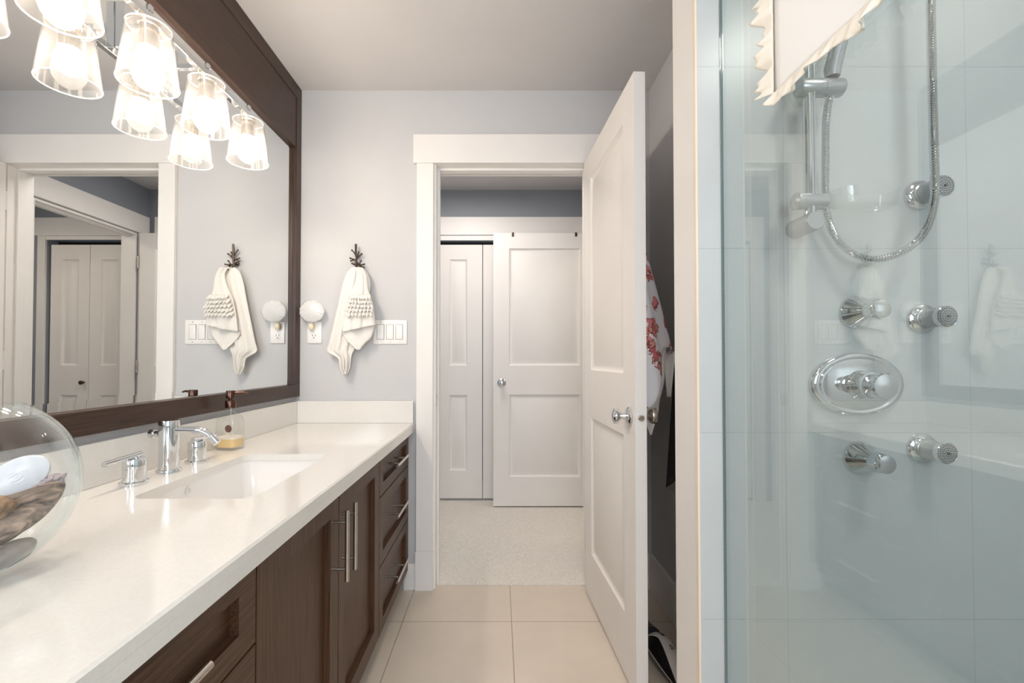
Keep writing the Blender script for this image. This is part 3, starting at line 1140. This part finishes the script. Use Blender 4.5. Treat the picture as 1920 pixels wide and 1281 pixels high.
def blob(name, c, dims, mat, label, cat, seed, rough=.15, rot=(0, 0, 0), sub=4, group=None):
    rnd = random.Random(seed)
    ph = [rnd.uniform(0, 6) for _ in range(6)]
    mb = MB()
    bmesh.ops.create_icosphere(mb.bm, subdivisions=sub, radius=1.0)
    for v in mb.bm.verts:
        p = v.co
        k = 1 + rough * (math.sin(3 * p.x + ph[0]) * math.cos(2.5 * p.y + ph[1]) + .6 * math.sin(5 * p.z + ph[2] + 2 * p.x) + .45 * math.sin(11 * p.y + ph[3] + 9 * p.x))
        v.co = Vector((p.x * dims[0], p.y * dims[1], p.z * dims[2])) * k
    R = (Matrix.Rotation(rot[2] + GA, 4, 'Z') @ Matrix.Rotation(rot[1], 4, 'Y') @ Matrix.Rotation(rot[0], 4, 'X'))
    mb.xf(Matrix.Translation(c) @ R)
    return tag(obj(name, mb, mat), label, cat, group)


# stones and shells lying in the bowl
blob('pebble', BW(.052, -.026, CT + .032), (.028, .020, .015), M['pebble'], 'grey rounded stone below the driftwood at the bowl bottom', 'stone', 1, .05, (0, -.45, 0))
blob('pebble', BW(.012, -.048, CT + .028), (.022, .018, .012), M['pebble2'], 'tan stone at the near left of the bowl bottom', 'stone', 3, .06)
blob('pebble', BW(-.050, .0, CT + .034), (.026, .026, .013), M['pebble'], 'dark stone at the far left inside the glass bowl', 'stone', 2, .06, (0, .5, 0))
blob('pale_shell', BW(.028, -.018, CT + .020), (.022, .018, .010), M['shellwhite'], 'small pale grey shell at the very bottom of the glass bowl', 'shell', 8, .08)
blob('brown_shell', BW(.030, -.036, CT + .104), (.024, .016, .016), M['brownshell'], 'ridged brown shell lying on the driftwood at the left', 'shell', 11, .14, (0, .2, .4))
blob('coral', BW(.088, .030, CT + .112), (.024, .016, .010), M['coral'], 'lumpy lilac white coral piece above the right end of the driftwood', 'coral', 12, .20, (0, -.25, .2), 4)
blob('coral', BW(.052, .004, CT + .098), (.022, .016, .009), M['coral'], 'small white coral lump in front of the pale oval shell', 'coral', 14, .2, (0, -.1, 0), 4)
# driftwood
dw = []
N = 26
p0, p1 = BW(-.075, -.030, CT + .066), BW(.110, .006, CT + .112)
ax = (p1 - p0).normalized()
sd = ax.cross(Vector((0, 0, 1))).normalized()
uu = sd.cross(ax)
for i in range(N + 1):
    t_ = i / N
    c = p0.lerp(p1, t_) - uu * (.020 * math.sin(PI * t_ ** 1.3))
    R0 = .003 + .036 * math.sin(PI * min(1, (1 - t_) * .85 + .0)) ** .6 * min(1, .25 + t_ * 4)
    ring = []
    for k in range(28):
        a = 2 * PI * k / 28
        q = R0 * (1 + .10 * math.sin(3 * a + 4 * t_) + .07 * math.sin(7 * a + 9 * t_) + .03 * math.sin(13 * a))
        ring.append(c + sd * math.cos(a) * q * .60 + uu * math.sin(a) * q * .88)
    dw.append(ring)
tag(obj('driftwood', MB().rings(dw), M['driftwood']), 'weathered grey brown piece of driftwood lying in the glass bowl', 'driftwood')
# pale oval shell leaning
mb = MB()
mb.grid(lambda u, v: Vector((math.cos(PI * 2 * u) * .040 * v, math.sin(PI * 2 * u) * .027 * v, .010 * (1 - v * v) + .0005 * math.cos(40 * v))), 72, 12)
mb.xf(Matrix.Translation(BW(.060, .030, CT + .128)) @ Matrix.Rotation(GA, 4, 'Z') @ Matrix.Rotation(math.radians(-33), 4, 'Y') @ Matrix.Rotation(math.radians(72), 4, 'X'))
tag(obj('white_shell', mb, M['shellwhite'], None, True, solid=.003), 'pale oval white shell standing up in the glass bowl', 'shell')

# ================================================================== FAR WALL: hook, towel, night light, outlet, switch


def C5(cx, cy, Y):
    return PY(480 + cx * .31219, 420 + cy * .31219, Y)


th = thing('towel_hook', 'dark twig shaped metal hook on the wall above the hanging towel', 'hook', C5(603, 262, YF))
hk = MB()
Yh = YF - .020


def tw(pts, r0=.0040, r1=.0026, Y=Yh):
    P_ = [C5(a, b_, Y - .002 * i) for i, (a, b_) in enumerate(pts)]
    n_ = len(P_)
    hk.tube(P_, [r0 + (r1 - r0) * i / (n_ - 1) for i in range(n_)], 8)
    hk.lathe([(0, -.005), (.004, -.0025), (.0046, 0), (.004, .0025), (0, .005)], P_[-1], 'z', 8, False, False)


tw([(600, 262), (604, 225), (602, 190), (600, 160), (600, 124)], .0046, .0056)
tw([(601, 190), (590, 172), (576, 158)])
tw([(603, 222), (590, 214), (566, 206)])
tw([(590, 214), (580, 216), (570, 222)])
tw([(603, 215), (618, 195), (634, 180)])
tw([(612, 203), (612, 190), (616, 170)])
tw([(602, 240), (590, 244), (577, 238)])
tw([(604, 250), (622, 240), (632, 222)])
tw([(618, 243), (632, 246), (650, 242)])
tw([(620, 250), (634, 256), (648, 262)])
obj('twig', hk, M['bronze'], th)
c_ = C5(603, 240, YF)
obj('wall_mount', MB().lathe([(0, 0), (.010, 0), (.010, .004), (.004, .006), (.004, .022), (0, .022)], c_, '-y', 20, False, False), M['bronze'], th)
p_a = C5(606, 262, YF - .018)
obj('hook_arm', MB().tube([C5(605, 250, YF - .02), C5(606, 268, YF - .028), C5(606, 276, YF - .045), C5(608, 266, YF - .056)], .0028, 10), M['bronze'], th)


def drape(rows, Y0, amp, freq, conv=C5, nu=26, sub=6, phase=0.0, bulge=.012, lean=0.0):
    """cloth between a left and a right boundary given row by row"""
    def interp(a, t):
        n_ = len(a) - 1
        i = min(int(t * n_), n_ - 1)
        f_ = t * n_ - i
        p = [a[max(i - 1, 0)], a[i], a[i + 1], a[min(i + 2, n_)]]
        out = []
        for k in (0, 1):
            q0, q1, q2, q3 = (s_[k] for s_ in p)
            out.append(.5 * ((2 * q1) + (-q0 + q2) * f_ + (2 * q0 - 5 * q1 + 4 * q2 - q3) * f_ * f_ + (-q0 + 3 * q1 - 3 * q2 + q3) * f_ ** 3))
        return out
    L = [r_[0] for r_ in rows]
    R = [r_[1] for r_ in rows]

    def fn(u, v):
        a, b_ = interp(L, v), interp(R, v)
        x = a[0] + (b_[0] - a[0]) * u
        y = a[1] + (b_[1] - a[1]) * u
        Y = Y0 - lean * v - bulge * math.sin(PI * u) - amp * (.4 + .6 * v) * (math.sin(freq * PI * u + phase + .8 * v) + .4 * math.sin(2.3 * freq * PI * u + 2 * v + phase))
        return conv(x, y, Y)
    return MB().grid(fn, nu, sub * (len(rows) - 1))


tl = thing('hand_towel', 'white hand towel with gathered ruffles hanging from the twig hook', 'towel', C5(600, 262, YF - .04))
back = drape([((574, 262), (632, 262)), ((545, 292), (655, 300)), ((522, 350), (664, 370)), ((506, 420), (640, 450)), ((484, 520), (610, 540)),
              ((460, 620), (592, 640)), ((440, 705), (592, 715)), ((428, 765), (588, 750)), ((492, 806), (570, 790)), ((506, 860), (560, 862)), ((526, 905), (542, 902))],
             YF - .034, .0085, 6, phase=.4, lean=.006, nu=60)
obj('cloth', back, M['towel'], tl, True, solid=.004)
fl = drape([((586, 256), (640, 268)), ((606, 292), (662, 318)), ((600, 340), (672, 400)), ((575, 400), (688, 440)), ((548, 460), (702, 500)),
            ((530, 540), (710, 560)), ((516, 652), (717, 606))], YF - .056, .007, 4.5, phase=1.3, bulge=.016, lean=.006, nu=50)
obj('cloth', fl, M['towel'], tl, True, solid=.004)
un = drape([((518, 650), (714, 604)), ((530, 680), (706, 640)), ((556, 710), (690, 682)), ((590, 742), (655, 715)), ((606, 757), (620, 755))], YF - .050, .004, 3, phase=.3, bulge=.004)
obj('cloth', un, M['towel'], tl, True, solid=.003)
lobe = drape([((612, 262), (640, 266)), ((638, 282), (664, 296)), ((652, 320), (682, 344)), ((656, 370), (682, 392)), ((650, 420), (672, 428))], YF - .030, .002, 2, bulge=.012, phase=.2)
obj('cloth', lobe, M['towel'], tl, True, solid=.004)
rf = MB()
for (ya, xa, xb, yb) in ((428, 566, 684, 426), (452, 556, 692, 452), (478, 546, 700, 478), (505, 540, 704, 503), (530, 534, 700, 528)):
    def fn(u, v, ya=ya, yb=yb, xa=xa, xb=xb):
        w1 = math.sin(u * 46 + ya) + .6 * math.sin(u * 83 + 2 * ya)
        x = xa + (xb - xa) * u + 2.5 * math.cos(u * 50) * v
        y = ya + (yb - ya) * u + v * 26 + 6 * w1 * v - 2
        return C5(x, y, YF - .074 - .010 * math.sin(PI * u) - .012 * v - .006 * w1 * v)
    rf.grid(fn, 90, 3)
obj('ruffle', rf, M['towel'], tl, True, solid=.002)


def wall_plate(parent, x0, x1, y0, y1):
    a, c = C5(x0, y1, YF), C5(x1, y0, YF)
    w_ = B(a.x, c.x, YF - .0065, YF - .0003, a.z, c.z, bev=.002)
    return obj('cover_plate', w_, M['plate'], parent)


sw = thing('light_switch', 'white triple rocker switch plate right of the hanging towel', 'light switch', C5(807, 650, YF))
wall_plate(sw, 707, 908, 578, 722)
for xc in (750, 806, 862):
    a, c = C5(xc - 20, 692, YF), C5(xc + 20, 607, YF)
    mb = B(a.x, c.x, YF - .0105, YF - .0062, a.z, c.z, bev=.0015)
    for v in mb.bm.verts:
        if v.co.y < YF - .009:
            v.co.y += .0030 * (c.z - v.co.z) / (c.z - a.z)
    obj('rocker', mb, M['plate'], sw)
    obj('rocker_gap', B(a.x - .0022, c.x + .0022, YF - .0068, YF - .0062, a.z - .0022, c.z + .0022), M['gap'], sw, False)
    for yy in (590, 710):
        q = C5(xc, yy, YF)
        obj('screw', MB().lathe([(0, 0), (.0028, 0), (.0026, .0012), (0, .0014)], (q.x, YF - .0064, q.z), '-y', 12, False, False), M['satin'], sw)
ou = thing('wall_outlet', 'white wall outlet below the shell night light', 'outlet', C5(353, 655, YF))
wall_plate(ou, 311, 397, 590, 717)
a, c = C5(335, 694, YF), C5(371, 656, YF)
obj('receptacle', B(a.x, c.x, YF - .0085, YF - .0062, a.z, c.z, bev=.0012), M['plate'], ou)
sl = MB()
for (x0, x1, y0, y1) in ((342, 345, 664, 676), (358, 361, 664, 676), (349, 355, 681, 687)):
    a, c = C5(x0, y1, YF), C5(x1, y0, YF)
    sl.box(a.x, c.x, YF - .0090, YF - .0084, a.z, c.z)
obj('slots', sl, M['slot'], ou, False)
nl = thing('night_light', 'pearly shell night light plugged into the wall outlet beside the mirror', 'night light', C5(345, 615, YF))
q = C5(344, 612, YF)
obj('plug_base', MB().rings(slab_loft([(.008, q.z - .020), (.012, q.z - .015), (.013, q.z), (.009, q.z + .012)], q.x, YF - .022, .9, 24, 2.6)), M['cream'], nl)
obj('plug_base', B(q.x - .009, q.x + .009, YF - .014, YF - .0066, q.z - .012, q.z + .008, bev=.001), M['cream'], nl)
q = C5(334, 524, YF - .045)


def shellf(u, v):
    a = 2 * PI * u
    rr = .0575 * v * (1 + .035 * math.cos(2 * a) * v + .02 * math.cos(9 * a) * v)
    return Vector((q.x + rr * math.cos(a), YF - .040 - .016 * (1 - v * v) + .0012 * math.cos(18 * a) * v, q.z + rr * math.sin(a) * .94))


obj('shell_shade', MB().grid(shellf, 72, 12), M['nightshell'], nl, True, solid=.002)
obj('bulb', MB().lathe([(0, -.01), (.007, -.006), (.008, .004), (.005, .012), (0, .014)], (q.x, YF - .026, q.z - .022), 'z', 16, False, False), M['cream'], nl)

# ================================================================== SHOWER
# glass panel
gp = thing('shower_screen', 'tall clear glass shower panel standing right of the tiled wall end', 'glass panel', (XG, .6, 0))
obj('glass_pane', B(XG - .004, XG + .004, -0.35, YS - .003, .06, 2.08), M['showerglass'], gp, False)
obj('curb', B(XG - .05, XG + .05, -0.36, YS - .001, 0.0005, .0595, bev=.002), M['tile'], gp, False)
obj('wall_channel', B(XG - .003, XG + .003, YS - .003, YS - .0002, .06, 2.08), M['channelshade'], gp, False)
struct('floor_shower', B(XG + .05, XSR, -0.36, YS, 0.0, .012), M['showerfloor'])


def base_disc(mb, c, R):
    mb.lathe([(0, 0), (R, 0), (R, .003), (R * .93, .007), (R * .72, .010), (R * .66, .013), (.0, .013)], c, '-y', 44, False, False)


def body_spray(bp, label):
    t_ = thing('body_spray', label, 'shower spray', bp, 'round body sprays on the tiled shower wall')
    c = Vector(bp)
    mb = MB()
    base_disc(mb, c, .0365)
    obj('wall_flange', mb, M['chrome'], t_)
    obj('spray_neck', MB().lathe([(.0235, .0131), (.0245, .016), (.0215, .018), (.0215, .021), (.0245, .023), (.0230, .026), (.0220, .052)], c, '-y', 36), M['greyplastic'], t_)
    obj('spray_rim', MB().lathe([(.0222, .0522), (.0248, .0545), (.0248, .0640), (.0232, .0655), (.0222, .0645)], c, '-y', 36), M['chrome'], t_)
    fc = MB().lathe([(0, .0), (.0221, 0), (.0221, .0012), (0, .0018)], c + Vector((0, -.0648, 0)), '-y', 36, False, False)
    f_ = obj('spray_face', fc, M['facegrey'], t_)
    nb = MB()
    for (rr, n_) in ((.0075, 8), (.0125, 14), (.0185, 22)):
        for k in range(n_):
            a = 2 * PI * k / n_
            nb.lathe([(.0012, 0), (.0012, .0012)], c + Vector((rr * math.cos(a), -.0664, rr * math.sin(a))), '-y', 6)
    nb.lathe([(.0035, 0), (.003, .003), (.001, .004)], c + Vector((0, -.0667, 0)), '-y', 16)
    obj('nozzles', nb, M['nubs'], f_)['kind'] = 'stuff'
    return t_


q1 = PY(1722, 367, YS)
bs = body_spray((q1.x, YS - .0002, q1.z), 'upper round chrome body spray behind the right side of the hose loop')
q2 = PY(1727, 598, YS)
c = copy_tree(bs, None, (q2.x, YS - .0002, q2.z))
c['label'] = 'middle chrome body spray level with the upper diverter knob'
q3 = PY(1727, 840, YS)
c = copy_tree(bs, None, (q3.x, YS - .0002, q3.z))
c['label'] = 'lowest chrome body spray, right of the lower diverter knob'


def diverter(p, label):
    t_ = thing('diverter_knob', label, 'shower control', p, 'diverter knobs on the tiled shower wall')
    c = Vector(p)
    obj('escutcheon', MB().lathe([(0, 0), (.041, 0), (.041, .003), (.038, .008), (.029, .018), (.020, .032), (.0165, .038), (0, .038)], c, '-y', 48, False, False), M['chrome'], t_)
    k = MB()
    n_ = 60

    def ringk(r, y, rip):
        return [c + Vector(((r + rip * math.cos(12 * 2 * PI * i / n_)) * math.cos(2 * PI * i / n_), -y, (r + rip * math.cos(12 * 2 * PI * i / n_)) * math.sin(2 * PI * i / n_))) for i in range(n_)]
    k.rings([ringk(.0160, .0382, 0), ringk(.0205, .044, 0), ringk(.0228, .050, .0011), ringk(.0222, .070, .0011), ringk(.0205, .0725, 0), ringk(.0215, .0735, 0), ringk(.0205, .078, 0), ringk(.011, .0805, 0)])
    obj('knob', k, M['chrome'], t_)
    return t_


q1 = PY(1604, 586, YS)
dv = diverter((q1.x, YS - .0002, q1.z), 'upper chrome diverter knob above the oval shower valve')
q2 = PY(1612, 858, YS)
c = copy_tree(dv, None, (q2.x, YS - .0002, q2.z))
c['label'] = 'lower chrome diverter knob below the oval shower valve'

# oval thermostatic valve
q = PY(1609, 721, YS - .01)
vc = Vector((q.x, YS - .0002, q.z))
sv = thing('shower_valve', 'large oval chrome thermostatic valve between the two diverter knobs', 'shower valve', vc)
mb = MB()
mb.lathe([(0, 0), (1.0, 0), (1.0, .004), (.975, .010), (.93, .0135), (.86, .0145), (.80, .0125), (.76, .0135), (.55, .0185), (.0, .021)], vc, '-y', 96, False, False, sx=.1135, sy=.0770)
obj('escutcheon', mb, M['chrome'], sv)
c = vc + Vector((-.003, 0, 0))
obj('valve_body', MB().lathe([(.034, .018), (.031, .024), (.0285, .028), (.0285, .052)], c, '-y', 44), M['chrome'], sv)
obj('safety_ring', MB().lathe([(.0285, .0521), (.0300, .0525), (.0300, .0575), (.0285, .058)], c, '-y', 44), pmat('pale_plastic_ring', (206, 212, 216), .4), sv)
obj('temperature_handle', MB().lathe([(.0285, .0581), (.0285, .078), (.030, .080), (.030, .090), (.027, .094), (.012, .097)], c, '-y', 44), M['chrome'], sv)
obj('screw', MB().lathe([(.003, 0), (.003, .0015)], c + Vector((-.0215, -.036, -.0195)), '-y', 12), M['satin'], sv)

# slide bar
yb = YS - .060
qb = PY(1517, 270, yb)
bxx = qb.x
sb = thing('shower_slide_bar', 'vertical chrome slide bar with round end brackets on the shower wall', 'shower bar', (bxx, YS, 1.40))
ql = PY(1528, 413, YS - .075)
obj('bar', MB().tube([(bxx, yb, ql.z + .018), (bxx, yb, 1.99)], .0125, 28), M['chrome'], sb)
obj('bar_groove', B(bxx + .003, bxx + .006, yb - .0135, yb - .011, 1.47, 1.98), M['greyplastic'], sb, False)
for zz in (ql.z, 1.99):
    obj('bracket', MB().lathe([(0, 0), (.023, 0), (.0225, .050), (.0215, .072), (.0195, .075), (0, .0755)], (bxx + .004, YS - .0003, zz), '-y', 36, False, False), M['greyplastic'], sb)
# soap dish with its clamp
qd = PY(1525, 378, yb)
sd_ = thing('soap_dish', 'clear plastic soap dish clipped to the slide bar above its lower bracket', 'soap dish', (bxx, yb, qd.z))
obj('clamp', MB().lathe([(0, -.038), (.014, -.037), (.0195, -.033), (.0200, -.028), (.0185, -.024), (.0185, .034), (.016, .036), (0, .036)], (bxx, yb, qd.z), 'x', 32, False, False), M['greyplastic'], sd_)
qe = PY(1663, 380, yb)
dl = bxx + .037
dh = MB()
xm_, hw_ = (dl + qe.x) / 2, (qe.x - dl) / 2
rs = []
for (s_, zz) in ((.86, -.024), (.93, -.020), (1.0, .018), (.975, .018), (.91, -.017), (.80, -.019)):
    ring = []
    for k in range(48):
        a = 2 * PI * k / 48
        cc, ss = math.cos(a), math.sin(a)
        ring.append(Vector((xm_ + math.copysign(abs(cc) ** .7, cc) * hw_ * s_, yb - .022 + math.copysign(abs(ss) ** .7, ss) * .034 * s_, qd.z + zz)))
    rs.append(ring)
obj('dish', dh.rings(rs, True, True), M['dish'], sd_)

# top clamp, handset, hose
qc = PY(1548, 165, yb)
hc = thing('shower_holder', 'grey chrome cylinder clamp holding the hand shower on the slide bar', 'shower holder', (bxx, yb, qc.z))
obj('clamp', MB().lathe([(0, -.024), (.0185, -.024), (.0205, -.021), (.0205, .074), (.0185, .077), (0, .077)], (bxx, yb, qc.z), 'x', 36, False, False), M['greyplastic'], hc)
obj('clamp_seam', MB().lathe([(.0208, .030), (.0208, .0312)], (bxx, yb, qc.z), 'x', 36), M['facegrey'], hc)
hs = thing('hand_shower', 'chrome hand shower handle leaning in the bar clamp, mostly behind the cloth', 'hand shower', (bxx + .052, yb, qc.z))
hb = Vector((bxx + .052, yb - .006, qc.z))
obj('handle', MB().tube([hb + Vector((0, 0, .0215)), hb + Vector((.0, 0, .040)), hb + Vector((.006, -.010, .085)), hb + Vector((.016, -.030, .16)), hb + Vector((.024, -.055, .215))], [.015, .0175, .0165, .0145, .015], 24), M['greyplastic'], hs)
hh = MB().lathe([(0, 0), (.02, .002), (.040, .012), (.044, .020), (.040, .024), (0, .024)], (0, 0, 0), 'z', 40, False, False)
hh.xf(Matrix.Translation(hb + Vector((.026, -.05, .235))) @ Matrix.Rotation(math.radians(118), 4, 'X'))
obj('spray_head', hh, M['chrome'], hs)

pts = [(1549, 190), (1549, 230), (1548, 300), (1548, 363), (1554, 414), (1573, 453), (1605, 478), (1640, 486), (1679, 478), (1714, 457), (1737.5, 426), (1749, 390), (1753, 351), (1751, 273), (1748, 156), (1745, 0), (1744, -60)]
P3 = []
for i, (x, y) in enumerate(pts):
    P3.append(PY(x, y, yb - .006 + (.031 * min(1, i / 2.5) if i < 6 else .031 - .050 * min(1, (i - 5) / 4))))
P3[0].z = qc.z - .0225
P3[0].x = P3[1].x
P3.append(Vector((P3[-1].x - .005, YS - .02, P3[-1].z + .06)))
dense = []
for i in range(len(P3) - 1):
    a0, a1, a2, a3 = P3[max(i - 1, 0)], P3[i], P3[i + 1], P3[min(i + 2, len(P3) - 1)]
    n_ = max(2, int((a2 - a1).length / .0026))
    for k in range(n_):
        f_ = k / n_
        dense.append(.5 * ((2 * a1) + (-a0 + a2) * f_ + (2 * a0 - 5 * a1 + 4 * a2 - a3) * f_ * f_ + (-a0 + 3 * a1 - 3 * a2 + a3) * f_ ** 3))
tag(obj('shower_hose', MB().tube(dense, [.0090 if i % 2 else .0074 for i in range(len(dense))], 14), M['chrome']),
    'ribbed metal shower hose hanging in a long loop on the shower wall', 'shower hose')

# ================================================================== RUFFLED CLOTH hung over the glass
XC = XG - .0055 - .004
YA, YBm = .868, .42
ZB, ZT = 1.612, 2.082
rc = thing('ruffled_cloth', 'white cloth with cream ruffled edge hung over the glass shower panel', 'cloth', (XC, .65, ZB))


def clothf(u, v):
    # v: 0 bottom front .. goes up, over the top edge, and down behind
    y = YA + (YBm - YA) * u
    L1 = ZT + .006 - ZB
    s_ = v * (L1 + .02 + .22)
    if s_ < L1:
        z_ = ZB + s_
        x_ = XC - .0025 * math.sin(9 * u + 5 * v) * (1 - s_ / L1)
    elif s_ < L1 + .02:
        a = (s_ - L1) / .02 * PI
        x_ = XG - math.cos(a) * .0095
        z_ = ZT + .006 + math.sin(a) * .006
    else:
        z_ = ZT + .006 - (s_ - L1 - .02)
        x_ = XG + .0095
    return Vector((x_, y, z_))


obj('cloth', MB().grid(clothf, 24, 60), M['cloth'], rc, True, solid=.003, offset=0)


def ruf(u, v, edge):
    w1 = .8 * math.sin(u * 38) + .8 * math.sin(u * 71 + 1.3 + .8 * v) + .6 * math.sin(u * 129 + 1.2 * v)
    wid = (.029 if edge == 'b' else .026 + .024 * u) + .006 * math.sin(u * 17) + .004 * math.sin(u * 41 + 1)
    xo = XC - .006 - .009 * v - .0062 * w1 * v
    xo = min(xo, XC - .003)
    if edge == 'b':
        y = YA + .002 - (YA - YBm) * u + .006 * math.cos(u * 34) * v
        wid *= min(1, .45 + u * 14)
        return Vector((xo, y, ZB - v * wid * (1 + .10 * w1)))
    z_ = ZB + (ZT - ZB) * u + .006 * math.cos(u * 34) * v
    return Vector((xo, YA + v * wid * (1.0 + .15 * w1 + .15 * u), z_))


rb = MB()
rb.grid(lambda u, v: ruf(u, v, 'b'), 220, 6)
obj('ruffle', rb, M['ruffle'], rc, True, solid=.0016, offset=0)['label'] = 'cream ruffled trim along the bottom'
rb = MB()
rb.grid(lambda u, v: ruf(u, v, 's'), 220, 6)
obj('ruffle', rb, M['ruffle'], rc, True, solid=.0016, offset=0)['label'] = 'cream ruffled trim along the side'
stc = MB()
stc.tube([(XC - .0042, YA - (YA - YBm) * k / 40, ZB + .001 * math.sin(k * 2)) for k in range(41)], .0010, 8)
stc.tube([(XC - .0042, YA, ZB + (ZT - ZB) * k / 40) for k in range(41)], .0006, 8)
obj('seam', stc, M['stitch'], rc)

# ================================================================== BEHIND THE DOOR
rbz = thing('floral_robe', 'white robe with red flower print hanging behind the open door', 'robe', (.56, 1.80, 1.0))
axx, axy = .497, 1.80


def robef(u, v):
    a = -PI / 2 + PI * u             # half cone bulging to +X
    top, bot = 1.72, 1.07 + .10 * math.cos(2.0 * a + .4) + .05 * math.sin(5 * a)
    z_ = top + (bot - top) * v
    k = (top - z_) / .65
    rx = .012 + .165 * k ** .8
    ry = .03 + .20 * k ** .7
    fold = 1 + .06 * math.sin(9 * a + 1) * k
    return Vector((axx + rx * math.cos(a) * fold, axy + ry * math.sin(a) * fold, z_))


obj('cloth', MB().grid(robef, 60, 40), M['floral'], rbz, True, solid=.003)
lin = MB()
lin.grid(lambda u, v: Vector((.500 + (.085 + .035 * (1 - v)) * u, 1.62 + .05 * u + .01 * math.sin(9 * v), 1.16 - v * (.34 - .20 * abs(u - .6)))), 16, 16)
obj('hem_tip', lin, M['cloth'], rbz, True, solid=.003)
lin = MB()
lin.grid(lambda u, v: Vector((.612 + .05 * u * (1 - .75 * v) + .018 * v, 1.70 + .03 * math.sin(PI * u), 1.13 - v * .17)), 10, 12)
obj('hem_tip', lin, M['cloth'], rbz, True, solid=.003)
rh = MB().tube([(.487, axy, 1.74), (.500, axy, 1.735), (.515, axy, 1.735), (.520, axy, 1.75)], .004, 10)
tag(obj('robe_hook', rh, M['satin']), 'small metal hook on the back of the open door holding the robe', 'hook')
dc = MB()
dc.grid(lambda u, v: Vector((XR - .006 - (.006 + .052 * v) * (abs(math.sin(PI * u)) ** .7) * (1 + .15 * math.sin(14 * u)), 1.80 + .20 * (u - .5) * (.35 + .65 * v), 1.42 - .78 * v + .05 * math.cos(5 * u) * v)), 40, 30)
tag(obj('dark_garment', dc, M['darkcloth'], None, True, solid=.003), 'dark garment hanging on the wall behind the floral robe', 'garment')

# hand vacuum
vx, vy = .592, 1.60
hv = thing('hand_vacuum', 'white and black handheld vacuum lying on the floor behind the open door', 'vacuum cleaner', (vx, vy, 0))


def loft_y(fn, y0, y1, n=26, m=28):
    rs = []
    for i in range(n + 1):
        t_ = i / n
        cx, cz, hx_, hz_ = fn(t_)
        y = y0 + (y1 - y0) * t_
        rs.append([Vector((cx + hx_ * math.cos(2 * PI * k / m), y, cz + hz_ * math.sin(2 * PI * k / m))) for k in range(m)])
    return MB().rings(rs)


def bodyf(t):
    # t 0 = near (handle end), 1 = nose
    s_ = math.sin(PI * min(.98, .06 + t * .90)) ** .55
    hz_ = .058 * s_ * (.55 + .45 * t)
    return (.598 - .020 * t, hz_ + .003, .052 * s_ * (.60 + .40 * t), hz_)


obj('dust_cup', loft_y(bodyf, 1.52, 1.745), M['black'], hv)


def spine(u, v):
    t_ = v
    cx, cz, hx_, hz_ = bodyf(min(.999, max(0.001, t_)))
    wd = .50 + .95 * max(0, t_ - .60) / .40 if t_ > .60 else .50 + .35 * (1 - t_ / .60) ** 2
    a = PI / 2 - .22 + (u - .5) * 2 * min(1.35, wd)
    return Vector((cx + (hx_ + .004) * math.cos(a), 1.522 + .221 * t_, cz + (hz_ + .005) * math.sin(a)))


obj('shell', MB().grid(spine, 20, 40), M['whiteplastic'], hv, True, solid=.003, offset=0)['label'] = 'pearl white upper shell'
for t0, t1, du in ((.62, .74, .12), (.88, .93, .16)):
    def bf(u, v, t0=t0, t1=t1, du=du):
        p = spine(.5 + (u - .5) * du * 2, t0 + (t1 - t0) * v)
        return p + Vector((0.0005, 0, .0028))
    obj('button', MB().grid(bf, 8, 8), M['black'], hv)
tm = text_mesh('MATE', .017, .0004)
pz = spine(.42, .42)
tm.xf(Matrix.Translation(pz + Vector((.001, 0, .0032))) @ Matrix.Rotation(math.radians(14), 4, 'Y') @ Matrix.Rotation(math.radians(-90), 4, 'Z'))
obj('lettering', tm, M['darkgrey'], hv, False)
obj('rim_strip', MB().tube([Vector(((lambda q_: q_[0] - q_[2] - .0005)(bodyf(t_ / 20)), 1.52 + .225 * t_ / 20, bodyf(t_ / 20)[1])) for t_ in range(1, 20)], .0016, 8), M['whiteplastic'], hv)


def nozf(t):
    return (.578 - .01 * t, .045 - .012 * t, .040 - .006 * t, .040 - .012 * t)


obj('nozzle', loft_y(nozf, 1.746, 1.86, 8), M['darkgrey'], hv)
obj('nozzle_lip', loft_y(lambda t: (.568, .034, .040, .031), 1.861, 1.885, 2), M['black'], hv)
